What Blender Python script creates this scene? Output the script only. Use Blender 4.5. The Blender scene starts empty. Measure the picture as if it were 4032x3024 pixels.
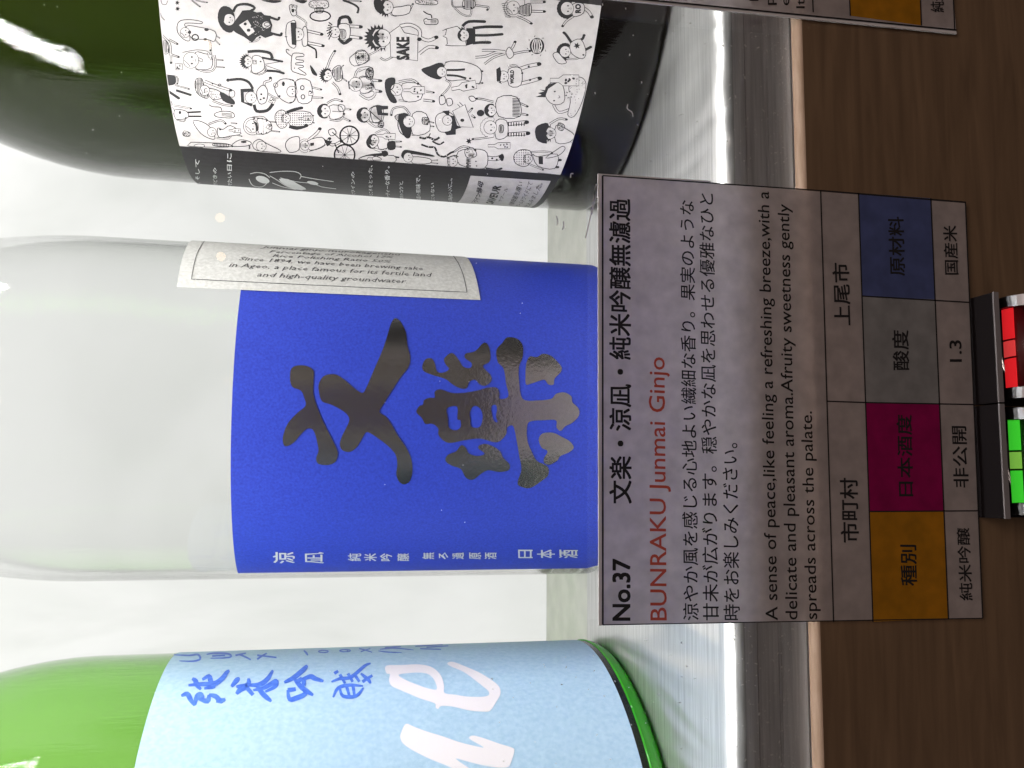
import bpy, bmesh, math, random
from math import sin, cos, pi, atan2, sqrt, hypot
from mathutils import Vector, Matrix
from mathutils.geometry import tessellate_polygon
random.seed(7)
S = bpy.context.scene
COL = S.collection

# ------------------------------------------------------------------ camera
F, YAW, PIT, ROL, H = 3398.45, 0.1104, 0.2024, 0.0300, 0.0724      # focal length in photo pixels, angles, eye height above the shelf
fw = Vector((sin(YAW)*cos(PIT), cos(YAW)*cos(PIT), -sin(PIT)))
rt = Vector((cos(YAW), -sin(YAW), 0)); up = rt.cross(fw)
r2 = rt*cos(ROL)+up*sin(ROL); u2 = -rt*sin(ROL)+up*cos(ROL)
IX, IY, IZ = -u2, -r2, fw            # the phone was held sideways: picture-right is down, picture-up is right
cam = bpy.data.cameras.new('camera'); co = bpy.data.objects.new('camera', cam); COL.objects.link(co); S.camera = co
cam.sensor_width = 36; cam.lens = F/4032*36; cam.clip_start = .005; cam.clip_end = 50
CAM = Vector((0, 0, H))
m = Matrix((IX, -IY, -IZ)).transposed().to_4x4(); m.translation = CAM; co.matrix_world = m

# ------------------------------------------------------------------ world, lamps, exposure
W = bpy.data.worlds.new('World'); S.world = W; W.use_nodes = True
bg = W.node_tree.nodes['Background']; bg.inputs[0].default_value = (1.0, .78, .68, 1); bg.inputs[1].default_value = .05
S.view_settings.view_transform = 'Standard'; S.view_settings.look = 'None'; S.view_settings.exposure = 0; S.view_settings.gamma = 1
S.cycles.max_bounces = 14; S.cycles.transmission_bounces = 12; S.cycles.glossy_bounces = 5; S.cycles.diffuse_bounces = 4
S.cycles.transparent_max_bounces = 16; S.cycles.sample_clamp_indirect = 4
def area(name, loc, rot, sx, sy, power, col=(1, 1, 1), spread=180):
    l = bpy.data.lights.new(name, 'AREA'); l.shape = 'RECTANGLE'; l.size = sx; l.size_y = sy; l.energy = power; l.color = col
    l.spread = math.radians(spread)
    o = bpy.data.objects.new(name, l); COL.objects.link(o); o.location = loc
    o.rotation_euler = [math.radians(a) for a in rot]
    return o
area('case_lamp', (0.02, .1540, .27), (0, 0, 0), .74, .011, 6.6, (1, .985, .96))
area('side_fill', (-.40, .166, .10), (0, -90, 0), .20, .028, 1.6, (1, .99, .97))  # unseen fill lights at both case ends, added to brighten the labels
area('side_fill', (.44, .166, .040), (0, 90, 0), .08, .028, 1.0, (1, .97, .97))
rl_ = area('room_fill', (.3, -.9, 1.25), (0, 0, 0), 1.0, 1.0, 8.5, (1, .80, .72))  # unseen warm fill above and behind the camera, added to brighten the cards
rl_.rotation_euler = (Vector((0, .147, 0))-Vector(rl_.location)).to_track_quat('-Z', 'Y').to_euler()
def bulb(name, loc, rad, power, col):
    l = bpy.data.lights.new(name, 'POINT'); l.shadow_soft_size = rad; l.energy = power; l.color = col
    o = bpy.data.objects.new(name, l); COL.objects.link(o); o.location = loc

PANE = .1498
def in_pane(px, py, dist):      # a room lamp standing behind the camera, seen mirrored in the pane
    d = (IX*(px-2016)+IY*(py-1512)+IZ*F).normalized(); h = CAM+d*(PANE/d.y)
    return h+Vector((d.x, -d.y, d.z))*dist
for px, py in ((866, 857), (870, 1010), (814, 176)): bulb('room_lamp', in_pane(px, py, .8), .0048, .0035, (1, .62, .28))
# ------------------------------------------------------------------ helpers
def ray(px, py):
    return (IX*(px-2016)+IY*(py-1512)+IZ*F).normalized()
def atY(px, py, Y):
    d = ray(px, py); return CAM+d*(Y/d.y)
def obj(name, me, parent=None, mat=None, kind=None, label=None, cat=None, group=None):
    if isinstance(me, bmesh.types.BMesh):
        b = me; me = bpy.data.meshes.new(name); b.to_mesh(me); b.free()
    o = bpy.data.objects.new(name, me); COL.objects.link(o)
    if parent is not None: o.parent = parent; o.matrix_parent_inverse = parent.matrix_world.inverted()
    for x in (mat if isinstance(mat, (list, tuple)) else [mat]):
        if x is not None: me.materials.append(x)
    if kind: o['kind'] = kind
    if label: o['label'] = label
    if cat: o['category'] = cat
    if group: o['group'] = group
    return o
def thing(name, loc, label, cat, group=None):
    o = bpy.data.objects.new(name, None); COL.objects.link(o); o.location = loc; o.empty_display_size = .01
    o.matrix_world = Matrix.Translation(loc)
    o['label'] = label; o['category'] = cat
    if group: o['group'] = group
    return o
def smooth(o):
    for p in o.data.polygons: p.use_smooth = True
    return o
def box(bm, a, b):
    vs = [bm.verts.new((x, y, z)) for x in (a[0], b[0]) for y in (a[1], b[1]) for z in (a[2], b[2])]
    for f in ((0, 1, 3, 2), (4, 6, 7, 5), (0, 4, 5, 1), (2, 3, 7, 6), (0, 2, 6, 4), (1, 5, 7, 3)):
        bm.faces.new([vs[i] for i in f])
def BM(): return bmesh.new()
def lathe(prof, X, Y, n=128, close=True):
    bm = BM(); rings = []
    for r, z in prof:
        if r < 1e-6: rings.append([bm.verts.new((X, Y, z))])
        else: rings.append([bm.verts.new((X+r*cos(2*pi*k/n), Y+r*sin(2*pi*k/n), z)) for k in range(n)])
    for a, b in zip(rings, rings[1:]):
        for k in range(n):
            k2 = (k+1) % n
            if len(a) == 1: bm.faces.new((a[0], b[k2], b[k]))
            elif len(b) == 1: bm.faces.new((a[k], a[k2], b[0]))
            else: bm.faces.new((a[k], a[k2], b[k2], b[k]))
    bm.normal_update(); bmesh.ops.recalc_face_normals(bm, faces=bm.faces)
    return bm
def extrude_x(prof, x0, x1, closed=False, nx=1):
    bm = BM(); cols = []
    for i in range(nx+1):
        x = x0+(x1-x0)*i/nx
        cols.append([bm.verts.new((x, y, z)) for y, z in prof])
    n = len(prof)
    for a, b in zip(cols, cols[1:]):
        for k in range(n if closed else n-1):
            bm.faces.new((a[k], a[(k+1) % n], b[(k+1) % n], b[k]))
    if closed:
        bm.faces.new(cols[0]); bm.faces.new(cols[-1][::-1])
    bmesh.ops.recalc_face_normals(bm, faces=bm.faces)
    return bm
def catmull(P, n=5, closed=True):
    out = []; N = len(P)
    for i in range(N if closed else N-1):
        if closed: p0, p1, p2, p3 = P[i-1], P[i], P[(i+1) % N], P[(i+2) % N]
        else: p0, p1, p2, p3 = P[max(i-1, 0)], P[i], P[i+1], P[min(i+2, N-1)]
        for k in range(n):
            t = k/n
            out.append(tuple(.5*((2*p1[j])+(-p0[j]+p2[j])*t+(2*p0[j]-5*p1[j]+4*p2[j]-p3[j])*t*t+(-p0[j]+3*p1[j]-3*p2[j]+p3[j])*t**3) for j in (0, 1)))
    if not closed: out.append(tuple(P[-1]))
    return out

# ---- flat print laid on a surface: a chart (s, t) of that surface in metres
class Cyl:
    def __init__(s, X, Y, r): s.X, s.Y, s.r = X, Y, r
    def inv(s, px, py):
        d = ray(px, py); ax, ay = -s.X, -s.Y
        a = d.x*d.x+d.y*d.y; b = ax*d.x+ay*d.y; c = ax*ax+ay*ay-s.r**2; q = b*b-a*c
        k = (-b-sqrt(max(q, 0)))/a; p = CAM+d*k
        return (s.r*atan2(p.x-s.X, -(p.y-s.Y)), p.z)
    def fwd(s, u, v, off):
        a = u/s.r; return Vector((s.X+(s.r+off)*sin(a), s.Y-(s.r+off)*cos(a), v))
class Pln:
    def __init__(s, Y): s.Y = Y
    def inv(s, px, py):
        p = atY(px, py, s.Y); return (p.x, p.z)
    def fwd(s, u, v, off): return Vector((u, s.Y-off, v))
class Print:
    """flat ink shapes gathered in chart coordinates, then laid onto the surface as one mesh"""
    def __init__(s, ch, T=lambda x, y: (x, y)): s.ch, s.T, s.bm, s.mi = ch, T, BM(), 0
    def C(s, x, y): return s.ch.inv(*s.T(x, y))
    def face(s, pts, lay):
        try: f = s.bm.faces.new([s.bm.verts.new((p[0], p[1], lay)) for p in pts])
        except ValueError: return
        f.material_index = s.mi
    def poly(s, pts, lay=0, holes=(), sm=0):
        rings = [[Vector((*s.C(*p), 0)) for p in (catmull(q, sm) if sm else q)] for q in [pts, *holes]]
        flat = [v for r in rings for v in r]
        vs = [s.bm.verts.new((v.x, v.y, lay)) for v in flat]
        for t in tessellate_polygon(rings):
            try: f = s.bm.faces.new([vs[i] for i in t]); f.material_index = s.mi
            except ValueError: pass
    k = 1
    def line(s, pts, w=3, lay=0, sm=3, closed=False, taper=False):
        if w < 6: w *= s.k
        if sm and len(pts) > 2: pts = catmull(pts, sm, closed)
        if closed: pts = list(pts)+[pts[0]]
        n = len(pts); L, R = [], []
        for i, p in enumerate(pts):
            a = pts[max(i-1, 0)] if not closed else pts[i-1 if i else n-2]
            b = pts[min(i+1, n-1)] if not closed else pts[i+1 if i < n-1 else 1]
            dx, dy = b[0]-a[0], b[1]-a[1]; l = hypot(dx, dy) or 1
            ww = w*.5*(1 if not taper else .45+.75*sin(pi*min(1, (i+.6)/n)))
            L.append(s.C(p[0]-dy/l*ww, p[1]+dx/l*ww)); R.append(s.C(p[0]+dy/l*ww, p[1]-dx/l*ww))
        for i in range(n-1): s.face([L[i], R[i], R[i+1], L[i+1]], lay)
    def disc(s, x, y, rx, ry=None, lay=0, n=12, rot=0):
        ry = ry or rx
        s.poly([(x+rx*cos(a)*cos(rot)-ry*sin(a)*sin(rot), y+rx*cos(a)*sin(rot)+ry*sin(a)*cos(rot)) for a in (2*pi*k/n for k in range(n))], lay)
    def ring(s, x, y, rx, ry, w=3, lay=0, n=16):
        s.line([(x+rx*cos(2*pi*k/n), y+ry*sin(2*pi*k/n)) for k in range(n)], w, lay, 2, True)
    def text(s, body, A, B, T, cjk=True, bold=0, shear=0, lay=0, res=2):
        c = bpy.data.curves.new('t', 'FONT'); c.body = body; c.size = 1; c.shear = shear; c.resolution_u = res
        o = bpy.data.objects.new('t', c); COL.objects.link(o); bpy.context.view_layer.update()
        ev = o.evaluated_get(bpy.context.evaluated_depsgraph_get()); me = ev.to_mesh()
        xs = [v.co.x for v in me.vertices]; x0, x1 = min(xs), max(xs)
        y0, y1 = (-.075, .845) if cjk else (0, .70)
        a, b, t = [Vector(s.C(*p)) for p in (A, B, T)]
        ex = (b-a)/(x1-x0); ey = (t-a)/(y1-y0)
        for k, (ox, oy) in enumerate(((-bold, -bold), (bold, bold), (bold, -bold), (-bold, bold)) if bold else ((0, 0),)):
            vs = []
            for v in me.vertices:
                q = a+ex*(v.co.x+ox-x0)+ey*(v.co.y+oy-y0); vs.append(s.bm.verts.new((q.x, q.y, lay+k*.15)))
            for p in me.polygons:
                try: f = s.bm.faces.new([vs[i] for i in p.vertices]); f.material_index = s.mi
                except ValueError: pass
        ev.to_mesh_clear(); bpy.data.objects.remove(o); bpy.data.curves.remove(c)
    def build(s, name, parent, mats, off, step=.0012, clip=(), **kw):
        bm = s.bm
        for c, n in clip:
            bmesh.ops.bisect_plane(bm, geom=list(bm.verts)+list(bm.edges)+list(bm.faces), plane_co=(*c, 0), plane_no=(*n, 0), clear_outer=True, dist=1e-8)
        bmesh.ops.triangulate(bm, faces=[f for f in bm.faces if len(f.verts) > 4])
        if isinstance(s.ch, Cyl) and step:
            lo = min(v.co.x for v in bm.verts); hi = max(v.co.x for v in bm.verts); x = lo+step
            while x < hi:
                fs = [f for f in bm.faces if min(v.co.x for v in f.verts) < x < max(v.co.x for v in f.verts)]
                if fs:
                    g = set(fs) | {e for f in fs for e in f.edges} | {v for f in fs for v in f.verts}
                    bmesh.ops.bisect_plane(bm, geom=list(g), plane_co=(x, 0, 0), plane_no=(1, 0, 0), dist=1e-8)
                x += step
        for v in bm.verts: v.co = s.ch.fwd(v.co.x, v.co.y, off+v.co.z*6e-6)
        bmesh.ops.recalc_face_normals(bm, faces=[])
        me = bpy.data.meshes.new(name); bm.to_mesh(me); bm.free()
        return obj(name, me, parent, mats, **kw)
def sheet(ch, outline, off, nx=60, name='label', parent=None, mat=None, thick=0, **kw):
    """a paper sheet: outline is a list of (s, t) in order; built as a tessellated polygon cut into narrow strips"""
    bm = BM(); vs = [bm.verts.new((p[0], p[1], 0)) for p in outline]; bm.faces.new(vs)
    lo = min(p[0] for p in outline); hi = max(p[0] for p in outline)
    for i in range(1, nx):
        x = lo+(hi-lo)*i/nx
        bmesh.ops.bisect_plane(bm, geom=list(bm.verts)+list(bm.edges)+list(bm.faces), plane_co=(x, 0, 0), plane_no=(1, 0, 0), dist=1e-8)
    lo = min(p[1] for p in outline); hi = max(p[1] for p in outline)
    for v in bm.verts: v.co = ch.fwd(v.co.x, v.co.y, off)
    if thick:
        bm.normal_update()
        bmesh.ops.solidify(bm, geom=list(bm.faces), thickness=thick)
    return obj(name, bm, parent, mat, **kw)

# ------------------------------------------------------------------ materials
def M(name): 
    x = bpy.data.materials.new(name); x.use_nodes = True
    nt = x.node_tree; return x, nt, nt.nodes['Principled BSDF']
def N(nt, t, **k):
    n = nt.nodes.new(t)
    for a, b in k.items(): setattr(n, a, b)
    return n
def simple(name, col, rough=.5, metal=0, **k):
    x, nt, p = M(name); p.inputs['Base Color'].default_value = (*col, 1); p.inputs['Roughness'].default_value = rough
    p.inputs['Metallic'].default_value = metal
    for a, b in k.items(): p.inputs[a.replace('_', ' ')].default_value = b
    return x
def noisy(name, c1, c2, scale=(1, 1, 1), freq=400, rough=.6, bump=0, lo=.35, hi=.65, detail=4, metal=0, dist=.0002):
    x, nt, p = M(name); tc = N(nt, 'ShaderNodeTexCoord'); mp = N(nt, 'ShaderNodeMapping'); mp.inputs['Scale'].default_value = scale
    nz = N(nt, 'ShaderNodeTexNoise'); nz.inputs['Scale'].default_value = freq; nz.inputs['Detail'].default_value = detail
    cr = N(nt, 'ShaderNodeValToRGB'); cr.color_ramp.elements[0].position = lo; cr.color_ramp.elements[1].position = hi
    cr.color_ramp.elements[0].color = (*c1, 1); cr.color_ramp.elements[1].color = (*c2, 1)
    l = nt.links.new; l(tc.outputs['Object'], mp.inputs[0]); l(mp.outputs[0], nz.inputs['Vector']); l(nz.outputs[0], cr.inputs[0]); l(cr.outputs[0], p.inputs['Base Color'])
    p.inputs['Roughness'].default_value = rough; p.inputs['Metallic'].default_value = metal
    if bump:
        b = N(nt, 'ShaderNodeBump'); b.inputs['Strength'].default_value = bump; b.inputs['Distance'].default_value = dist
        l(nz.outputs[0], b.inputs['Height']); l(b.outputs[0], p.inputs['Normal'])
    return x
def glass(name, col, ior, rough=0.0, wav=0):
    x = bpy.data.materials.new(name); x.use_nodes = True; nt = x.node_tree; nt.nodes.clear()
    o = N(nt, 'ShaderNodeOutputMaterial'); g = N(nt, 'ShaderNodeBsdfGlass'); g.inputs['Color'].default_value = (*col, 1)
    g.inputs['IOR'].default_value = ior; g.inputs['Roughness'].default_value = rough; nt.links.new(g.outputs[0], o.inputs[0])
    if wav:
        tc = N(nt, 'ShaderNodeTexCoord'); mp = N(nt, 'ShaderNodeMapping'); mp.inputs['Scale'].default_value = (1, 1, .18)
        nz = N(nt, 'ShaderNodeTexNoise'); nz.inputs['Scale'].default_value = 260; nz.inputs['Detail'].default_value = 3
        b = N(nt, 'ShaderNodeBump'); b.inputs['Strength'].default_value = wav; b.inputs['Distance'].default_value = .0006
        l = nt.links.new; l(tc.outputs['Object'], mp.inputs[0]); l(mp.outputs[0], nz.inputs['Vector']); l(nz.outputs[0], b.inputs['Height']); l(b.outputs[0], g.inputs['Normal'])
    return x
def shell_glass(name, sig, wav):
    """bottle glass: one closed shell whose inner face (attribute 'inner') borders liquid, tinted by its own thickness"""
    x = bpy.data.materials.new(name); x.use_nodes = True; nt = x.node_tree; nt.nodes.clear(); l = nt.links.new
    o = N(nt, 'ShaderNodeOutputMaterial'); g = N(nt, 'ShaderNodeBsdfGlass'); g.inputs['Roughness'].default_value = 0
    at = N(nt, 'ShaderNodeAttribute', attribute_name='inner'); ma = N(nt, 'ShaderNodeMapRange'); ma.inputs['To Min'].default_value = 1.5; ma.inputs['To Max'].default_value = 1.125
    l(at.outputs['Fac'], ma.inputs['Value']); l(ma.outputs[0], g.inputs['IOR']); l(g.outputs[0], o.inputs['Surface'])
    v = N(nt, 'ShaderNodeVolumeAbsorption'); mx = max(sig)*1.0001; v.inputs['Density'].default_value = mx; v.inputs['Color'].default_value = (*[1-q/mx for q in sig], 1)
    l(v.outputs[0], o.inputs['Volume'])
    tc = N(nt, 'ShaderNodeTexCoord'); mp = N(nt, 'ShaderNodeMapping'); mp.inputs['Scale'].default_value = (1, 1, .1)
    nz = N(nt, 'ShaderNodeTexNoise'); nz.inputs['Scale'].default_value = 1500; nz.inputs['Detail'].default_value = 4
    b = N(nt, 'ShaderNodeBump'); b.inputs['Strength'].default_value = wav; b.inputs['Distance'].default_value = .0006
    l(tc.outputs['Object'], mp.inputs[0]); l(mp.outputs[0], nz.inputs['Vector']); l(nz.outputs[0], b.inputs['Height']); l(b.outputs[0], g.inputs['Normal'])
    return x
def emis(name, col, st):
    x, nt, p = M(name); p.inputs['Base Color'].default_value = (*[c*.6 for c in col], 1); p.inputs['Emission Color'].default_value = (*col, 1); p.inputs['Emission Strength'].default_value = st
    p.inputs['Roughness'].default_value = .3
    return x

# lit backdrop: fibrous translucent sheet glowing evenly
def backdrop_mat():
    x, nt, p = M('lit_paper_screen'); l = nt.links.new
    tc = N(nt, 'ShaderNodeTexCoord'); mp = N(nt, 'ShaderNodeMapping'); mp.inputs['Rotation'].default_value = (0, math.radians(35), 0); mp.inputs['Scale'].default_value = (1, 1, .3)
    a = N(nt, 'ShaderNodeTexNoise'); a.inputs['Scale'].default_value = 28; a.inputs['Detail'].default_value = 5; a.inputs['Distortion'].default_value = .8
    r = N(nt, 'ShaderNodeValToRGB'); r.color_ramp.elements[0].position = .32; r.color_ramp.elements[1].position = .56
    r.color_ramp.elements[0].color = (.72, .73, .70, 1); r.color_ramp.elements[1].color = (.90, .895, .88, 1)
    l(tc.outputs['Object'], mp.inputs[0]); l(mp.outputs[0], a.inputs['Vector']); l(a.outputs[0], r.inputs[0])
    l(r.outputs[0], p.inputs['Emission Color']); p.inputs['Emission Strength'].default_value = 1.0
    p.inputs['Base Color'].default_value = (.06, .06, .06, 1); p.inputs['Roughness'].default_value = .8
    return x
# brushed aluminium: fine lines along x, slow waves in the rolled sheet
def alu_mat(name, col, rough, wave=0., line=.25, dark=.7):
    x, nt, p = M(name); l = nt.links.new
    tc = N(nt, 'ShaderNodeTexCoord'); mp = N(nt, 'ShaderNodeMapping'); mp.inputs['Scale'].default_value = (.035, 1, 1)
    a = N(nt, 'ShaderNodeTexNoise'); a.inputs['Scale'].default_value = 1500; a.inputs['Detail'].default_value = 3
    l(tc.outputs['Object'], mp.inputs[0]); l(mp.outputs[0], a.inputs['Vector'])
    cr = N(nt, 'ShaderNodeValToRGB'); cr.color_ramp.elements[0].position = .3; cr.color_ramp.elements[1].position = .7
    cr.color_ramp.elements[0].color = (*[c*dark for c in col], 1); cr.color_ramp.elements[1].color = (*col, 1)
    l(a.outputs[0], cr.inputs[0]); l(cr.outputs[0], p.inputs['Base Color'])
    b = N(nt, 'ShaderNodeBump'); b.inputs['Strength'].default_value = line; b.inputs['Distance'].default_value = .0001; l(a.outputs[0], b.inputs['Height'])
    last = b
    if wave:
        m2 = N(nt, 'ShaderNodeMapping'); m2.inputs['Rotation'].default_value = (0, 0, math.radians(-20)); m2.inputs['Scale'].default_value = (1, .25, 1)
        w = N(nt, 'ShaderNodeTexNoise'); w.inputs['Scale'].default_value = 75; w.inputs['Detail'].default_value = 1; w.inputs['Distortion'].default_value = .5
        b2 = N(nt, 'ShaderNodeBump'); b2.inputs['Strength'].default_value = wave; b2.inputs['Distance'].default_value = .003
        l(tc.outputs['Object'], m2.inputs[0]); l(m2.outputs[0], w.inputs['Vector']); l(w.outputs[0], b2.inputs['Height']); l(b.outputs[0], b2.inputs['Normal']); last = b2
    l(last.outputs[0], p.inputs['Normal']); p.inputs['Roughness'].default_value = rough; p.inputs['Metallic'].default_value = 1
    return x
def wood_mat():
    x, nt, p = M('wood_laminate'); l = nt.links.new
    tc = N(nt, 'ShaderNodeTexCoord'); mp = N(nt, 'ShaderNodeMapping'); mp.inputs['Scale'].default_value = (.08, 1, 1)
    a = N(nt, 'ShaderNodeTexNoise'); a.inputs['Scale'].default_value = 420; a.inputs['Detail'].default_value = 6; a.inputs['Distortion'].default_value = .6
    cr = N(nt, 'ShaderNodeValToRGB'); cr.color_ramp.elements[0].position = .32; cr.color_ramp.elements[1].position = .68
    cr.color_ramp.elements[0].color = (.145, .092, .052, 1); cr.color_ramp.elements[1].color = (.215, .14, .08, 1)
    l(tc.outputs['Object'], mp.inputs[0]); l(mp.outputs[0], a.inputs['Vector']); l(a.outputs[0], cr.inputs[0]); l(cr.outputs[0], p.inputs['Base Color'])
    p.inputs['Roughness'].default_value = .55
    return x
def card_mat(name, col):
    x, nt, p = M(name); l = nt.links.new; o = nt.nodes['Material Output']
    tc = N(nt, 'ShaderNodeTexCoord'); a = N(nt, 'ShaderNodeTexNoise'); a.inputs['Scale'].default_value = 330; a.inputs['Detail'].default_value = 6
    cr = N(nt, 'ShaderNodeValToRGB'); cr.color_ramp.elements[0].position = .25; cr.color_ramp.elements[1].position = .75
    cr.color_ramp.elements[0].color = (*[c*.74 for c in col], 1); cr.color_ramp.elements[1].color = (*col, 1)
    l(tc.outputs['Object'], a.inputs['Vector']); l(a.outputs[0], cr.inputs[0]); l(cr.outputs[0], p.inputs['Base Color'])
    p.inputs['Roughness'].default_value = .35; p.inputs['Specular IOR Level'].default_value = .25
    t = N(nt, 'ShaderNodeBsdfTranslucent'); l(cr.outputs[0], t.inputs[0]); mx = N(nt, 'ShaderNodeMixShader'); mx.inputs[0].default_value = .60
    l(p.outputs[0], mx.inputs[1]); l(t.outputs[0], mx.inputs[2]); l(mx.outputs[0], o.inputs[0])
    return x
def pane_mat():
    x = bpy.data.materials.new('clear_pane'); x.use_nodes = True; nt = x.node_tree; nt.nodes.clear(); l = nt.links.new
    o = N(nt, 'ShaderNodeOutputMaterial'); t = N(nt, 'ShaderNodeBsdfTransparent'); t.inputs[0].default_value = (.985, .99, .985, 1)
    g = N(nt, 'ShaderNodeBsdfGlossy'); g.inputs['Roughness'].default_value = .0; fr = N(nt, 'ShaderNodeFresnel'); fr.inputs[0].default_value = 1.48
    mx = N(nt, 'ShaderNodeMixShader'); l(fr.outputs[0], mx.inputs[0]); l(t.outputs[0], mx.inputs[1]); l(g.outputs[0], mx.inputs[2]); l(mx.outputs[0], o.inputs[0])
    return x
ink = simple('black_ink', (.012, .011, .013), .6)
white_ink = simple('white_ink', (.72, .74, .74), .6)
foil = noisy('silver_foil', (.93, .91, .88), (.98, .96, .94), (1, 1, 1), 1100, .19, .35, metal=1)
ALU = alu_mat('brushed_aluminium', (.66, .66, .655), .34, .9, .30, .66); ALU.node_tree.nodes['Principled BSDF'].inputs['Metallic'].default_value = .88
ALU2 = alu_mat('dull_aluminium', (.92, .91, .92), .5, 0, .15); ALU2.node_tree.nodes['Principled BSDF'].inputs['Metallic'].default_value = .2
WOOD = wood_mat()

# ------------------------------------------------------------------ the setting: case, shelf, rail, wood
YW = .2921
X0, X1 = -.42, .46
bm = BM(); box(bm, (X0, YW, -.0005), (X1, YW+.004, .40)); obj('backdrop', bm, None, backdrop_mat(), 'structure')
pale = noisy('pale_shelf_liner', (.50, .51, .45), (.60, .60, .54), (1, 1, 1), 120, .32)
YS = .2425
bm = BM(); box(bm, (X0, YS, -.006), (X1, YW+.004, -.0008)); obj('shelf_back_strip', bm, None, pale, 'structure')
rail = [(YS-.0002, 0), (.158, 0)]+[(.1540+.0040*cos(a)*1.0 if 0 else .1511+.0045*(1-sin(a)), -.0030*(1-cos(a))) for a in [k*pi/2/8 for k in range(9)]]
rail += [(.1511, -.0054), (.1518, -.0054), (.1518, -.0058), (.1515, -.0058), (.1515, -.0098), (.1517, -.00985), (.1517, -.0100), (.1515, -.01005), (.1515, -.0103), (.1517, -.01035), (.1517, -.0105), (.1515, -.01055), (.1515, -.0158), (.1560, -.0158), (.1560, -.006), (YS-.0002, -.006)]
rb = extrude_x(rail, X0, X1, True); o = obj('shelf_floor', rb, None, [ALU, ALU2], 'structure')
for p in o.data.polygons:
    c = p.center
    if c.z < -.0031 and c.y < .152: p.material_index = 1
    elif -.0031 < c.z < 0 and c.y < .1557: p.use_smooth = True
wp = [(.1496, -.0150), (.1487, -.0150)]+[(.1475+.0010*sin(a)*0+.0012*(1-sin(a)), -.0150-.0012*(1-cos(a))) for a in [k*pi/2/6 for k in range(7)]]+[(.1475, -.17), (.19, -.17), (.19, -.0164), (.1496, -.0164)]
o = obj('wood_panel', extrude_x(wp, X0, X1, True), None, [WOOD, noisy('pale_wood_edge', (.48, .34, .24), (.58, .43, .32), (.2, 1, 1), 900, .6)], 'structure')  # ledge top and rounded edge in a paler wood tone
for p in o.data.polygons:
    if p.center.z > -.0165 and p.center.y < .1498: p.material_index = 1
o = obj('case_underside', extrude_x([(.1500, -.0160), (.1560, -.0160), (.1560, -.0163), (.1500, -.0163)], X0, X1, True), None, ALU2, 'structure')

# glass pane in front of the bottles
bm = BM(); box(bm, (X0, .1498, -.0149), (X1, .1502, .36))
obj('glass_pane', bm, None, pane_mat(), None, 'clear dusty glass pane standing on the wooden ledge in front of the bottles', 'glass pane')

# ------------------------------------------------------------------ bottles
def bottle_profile(R, zs, a, inner=0, base=.0120, fil=.0100):
    R0 = R; P = []
    t = inner
    b = .0035 if not inner else fil
    P.append((0, .0035 if not inner else base+.003))
    if not inner:
        P += [(R*.55, .0030), (R*.78, .0008), (R*.84, .0002)]
    else: P += [(R*.35, base+.0022), (R*.62, base+.0008), (R-t-fil-.0005, base)]
    RR = R-t
    zb = 0 if not inner else base
    for k in range(0, 9):
        an = k*pi/16
        P.append((RR-b+b*sin(an), zb+b*(1-cos(an))))
    P += [(RR, z) for z in (.024, .05, .08, .11)]
    z = zs
    rn = .0155
    zz = zs
    while True:
        r = R-a*(zz-zs)**2
        slope = -2*a*(zz-zs)
        P.append((r-t, zz))
        if slope < -.7: break
        zz += .006
    r1, z1 = r, zz
    # straight taper easing into the neck
    L = (r1-rn)/.7*1.35; n = 12
    for k in range(1, n+1):
        u = k/n; e = 1-(1-u)**1.8*(1-0*u)
        P.append((r1-(r1-rn)*e-t*(1-.3*u), z1+L*u*1.0))
    zt = z1+L
    if not inner:
        P += [(rn, zt+.03), (rn+.0018, zt+.031), (rn+.0018, zt+.036), (rn, zt+.037), (rn, zt+.045), (0, zt+.045)]
    else:
        P += [(rn-t, zt+.01), (0, zt+.01)]
    return P, zt
def make_bottle(X, Y, R, zs, a, gm, base, fil, label, group=None):
    root = thing('sake_bottle', (X, Y, 0), label, 'bottle', group)
    P, zt = bottle_profile(R, zs, a)
    Q, _ = bottle_profile(R, zs, a, inner=.0028, base=base, fil=fil)
    A = lathe(P, X, Y, 160); B = lathe(Q, X, Y, 160); nA = len(A.faces)
    bmesh.ops.reverse_faces(B, faces=B.faces); tmp = bpy.data.meshes.new('tmp'); B.to_mesh(tmp); B.free(); A.from_mesh(tmp); bpy.data.meshes.remove(tmp)
    me = bpy.data.meshes.new('glass_body'); A.to_mesh(me); A.free()
    at = me.attributes.new('inner', 'FLOAT', 'FACE')
    for i in range(len(me.polygons)): at.data[i].value = 0.0 if i < nA else 1.0
    smooth(obj('glass_body', me, root, gm))
    cp = [(0, zt+.0455), (.0150, zt+.0455), (.0176, zt+.0455), (.0176, zt+.030), (.0186, zt+.030), (.0186, zt+.064), (.0175, zt+.0655), (0, zt+.0655)]
    smooth(obj('bottle_cap', lathe(cp, X, Y, 48), root, simple('cap_metal', (.5, .5, .52), .3, 1)))
    return root
RX, RY, RR = .1336, .2237, .0571
CX, CY, CR = .0171, .2383, .0436
LX, LY, LR = -.1019, .2240, .0586
bR = make_bottle(RX, RY, RR, .1257, 5.9, shell_glass('dark_olive_glass', (620, 540, 900), .09), .0120, .0100,
                 'dark olive bottle with a black and white label covered in small line-drawn people')
bC = make_bottle(CX, CY, CR, .131, 3.6, shell_glass('clear_glass', (3.5, 2.2, 3.5), .05), .0060, .0050,
                 'clear glass bottle with a bright blue label and large silver brush characters')
bL = make_bottle(LX, LY, LR, .1257, 5.9, shell_glass('green_glass', (190, 62, 330), .09), .0125, .0105,
                 'bright green glass bottle with a pale blue label and thick white script')
cR, cC, cL = Cyl(RX, RY, RR), Cyl(CX, CY, CR), Cyl(LX, LY, LR)
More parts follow.
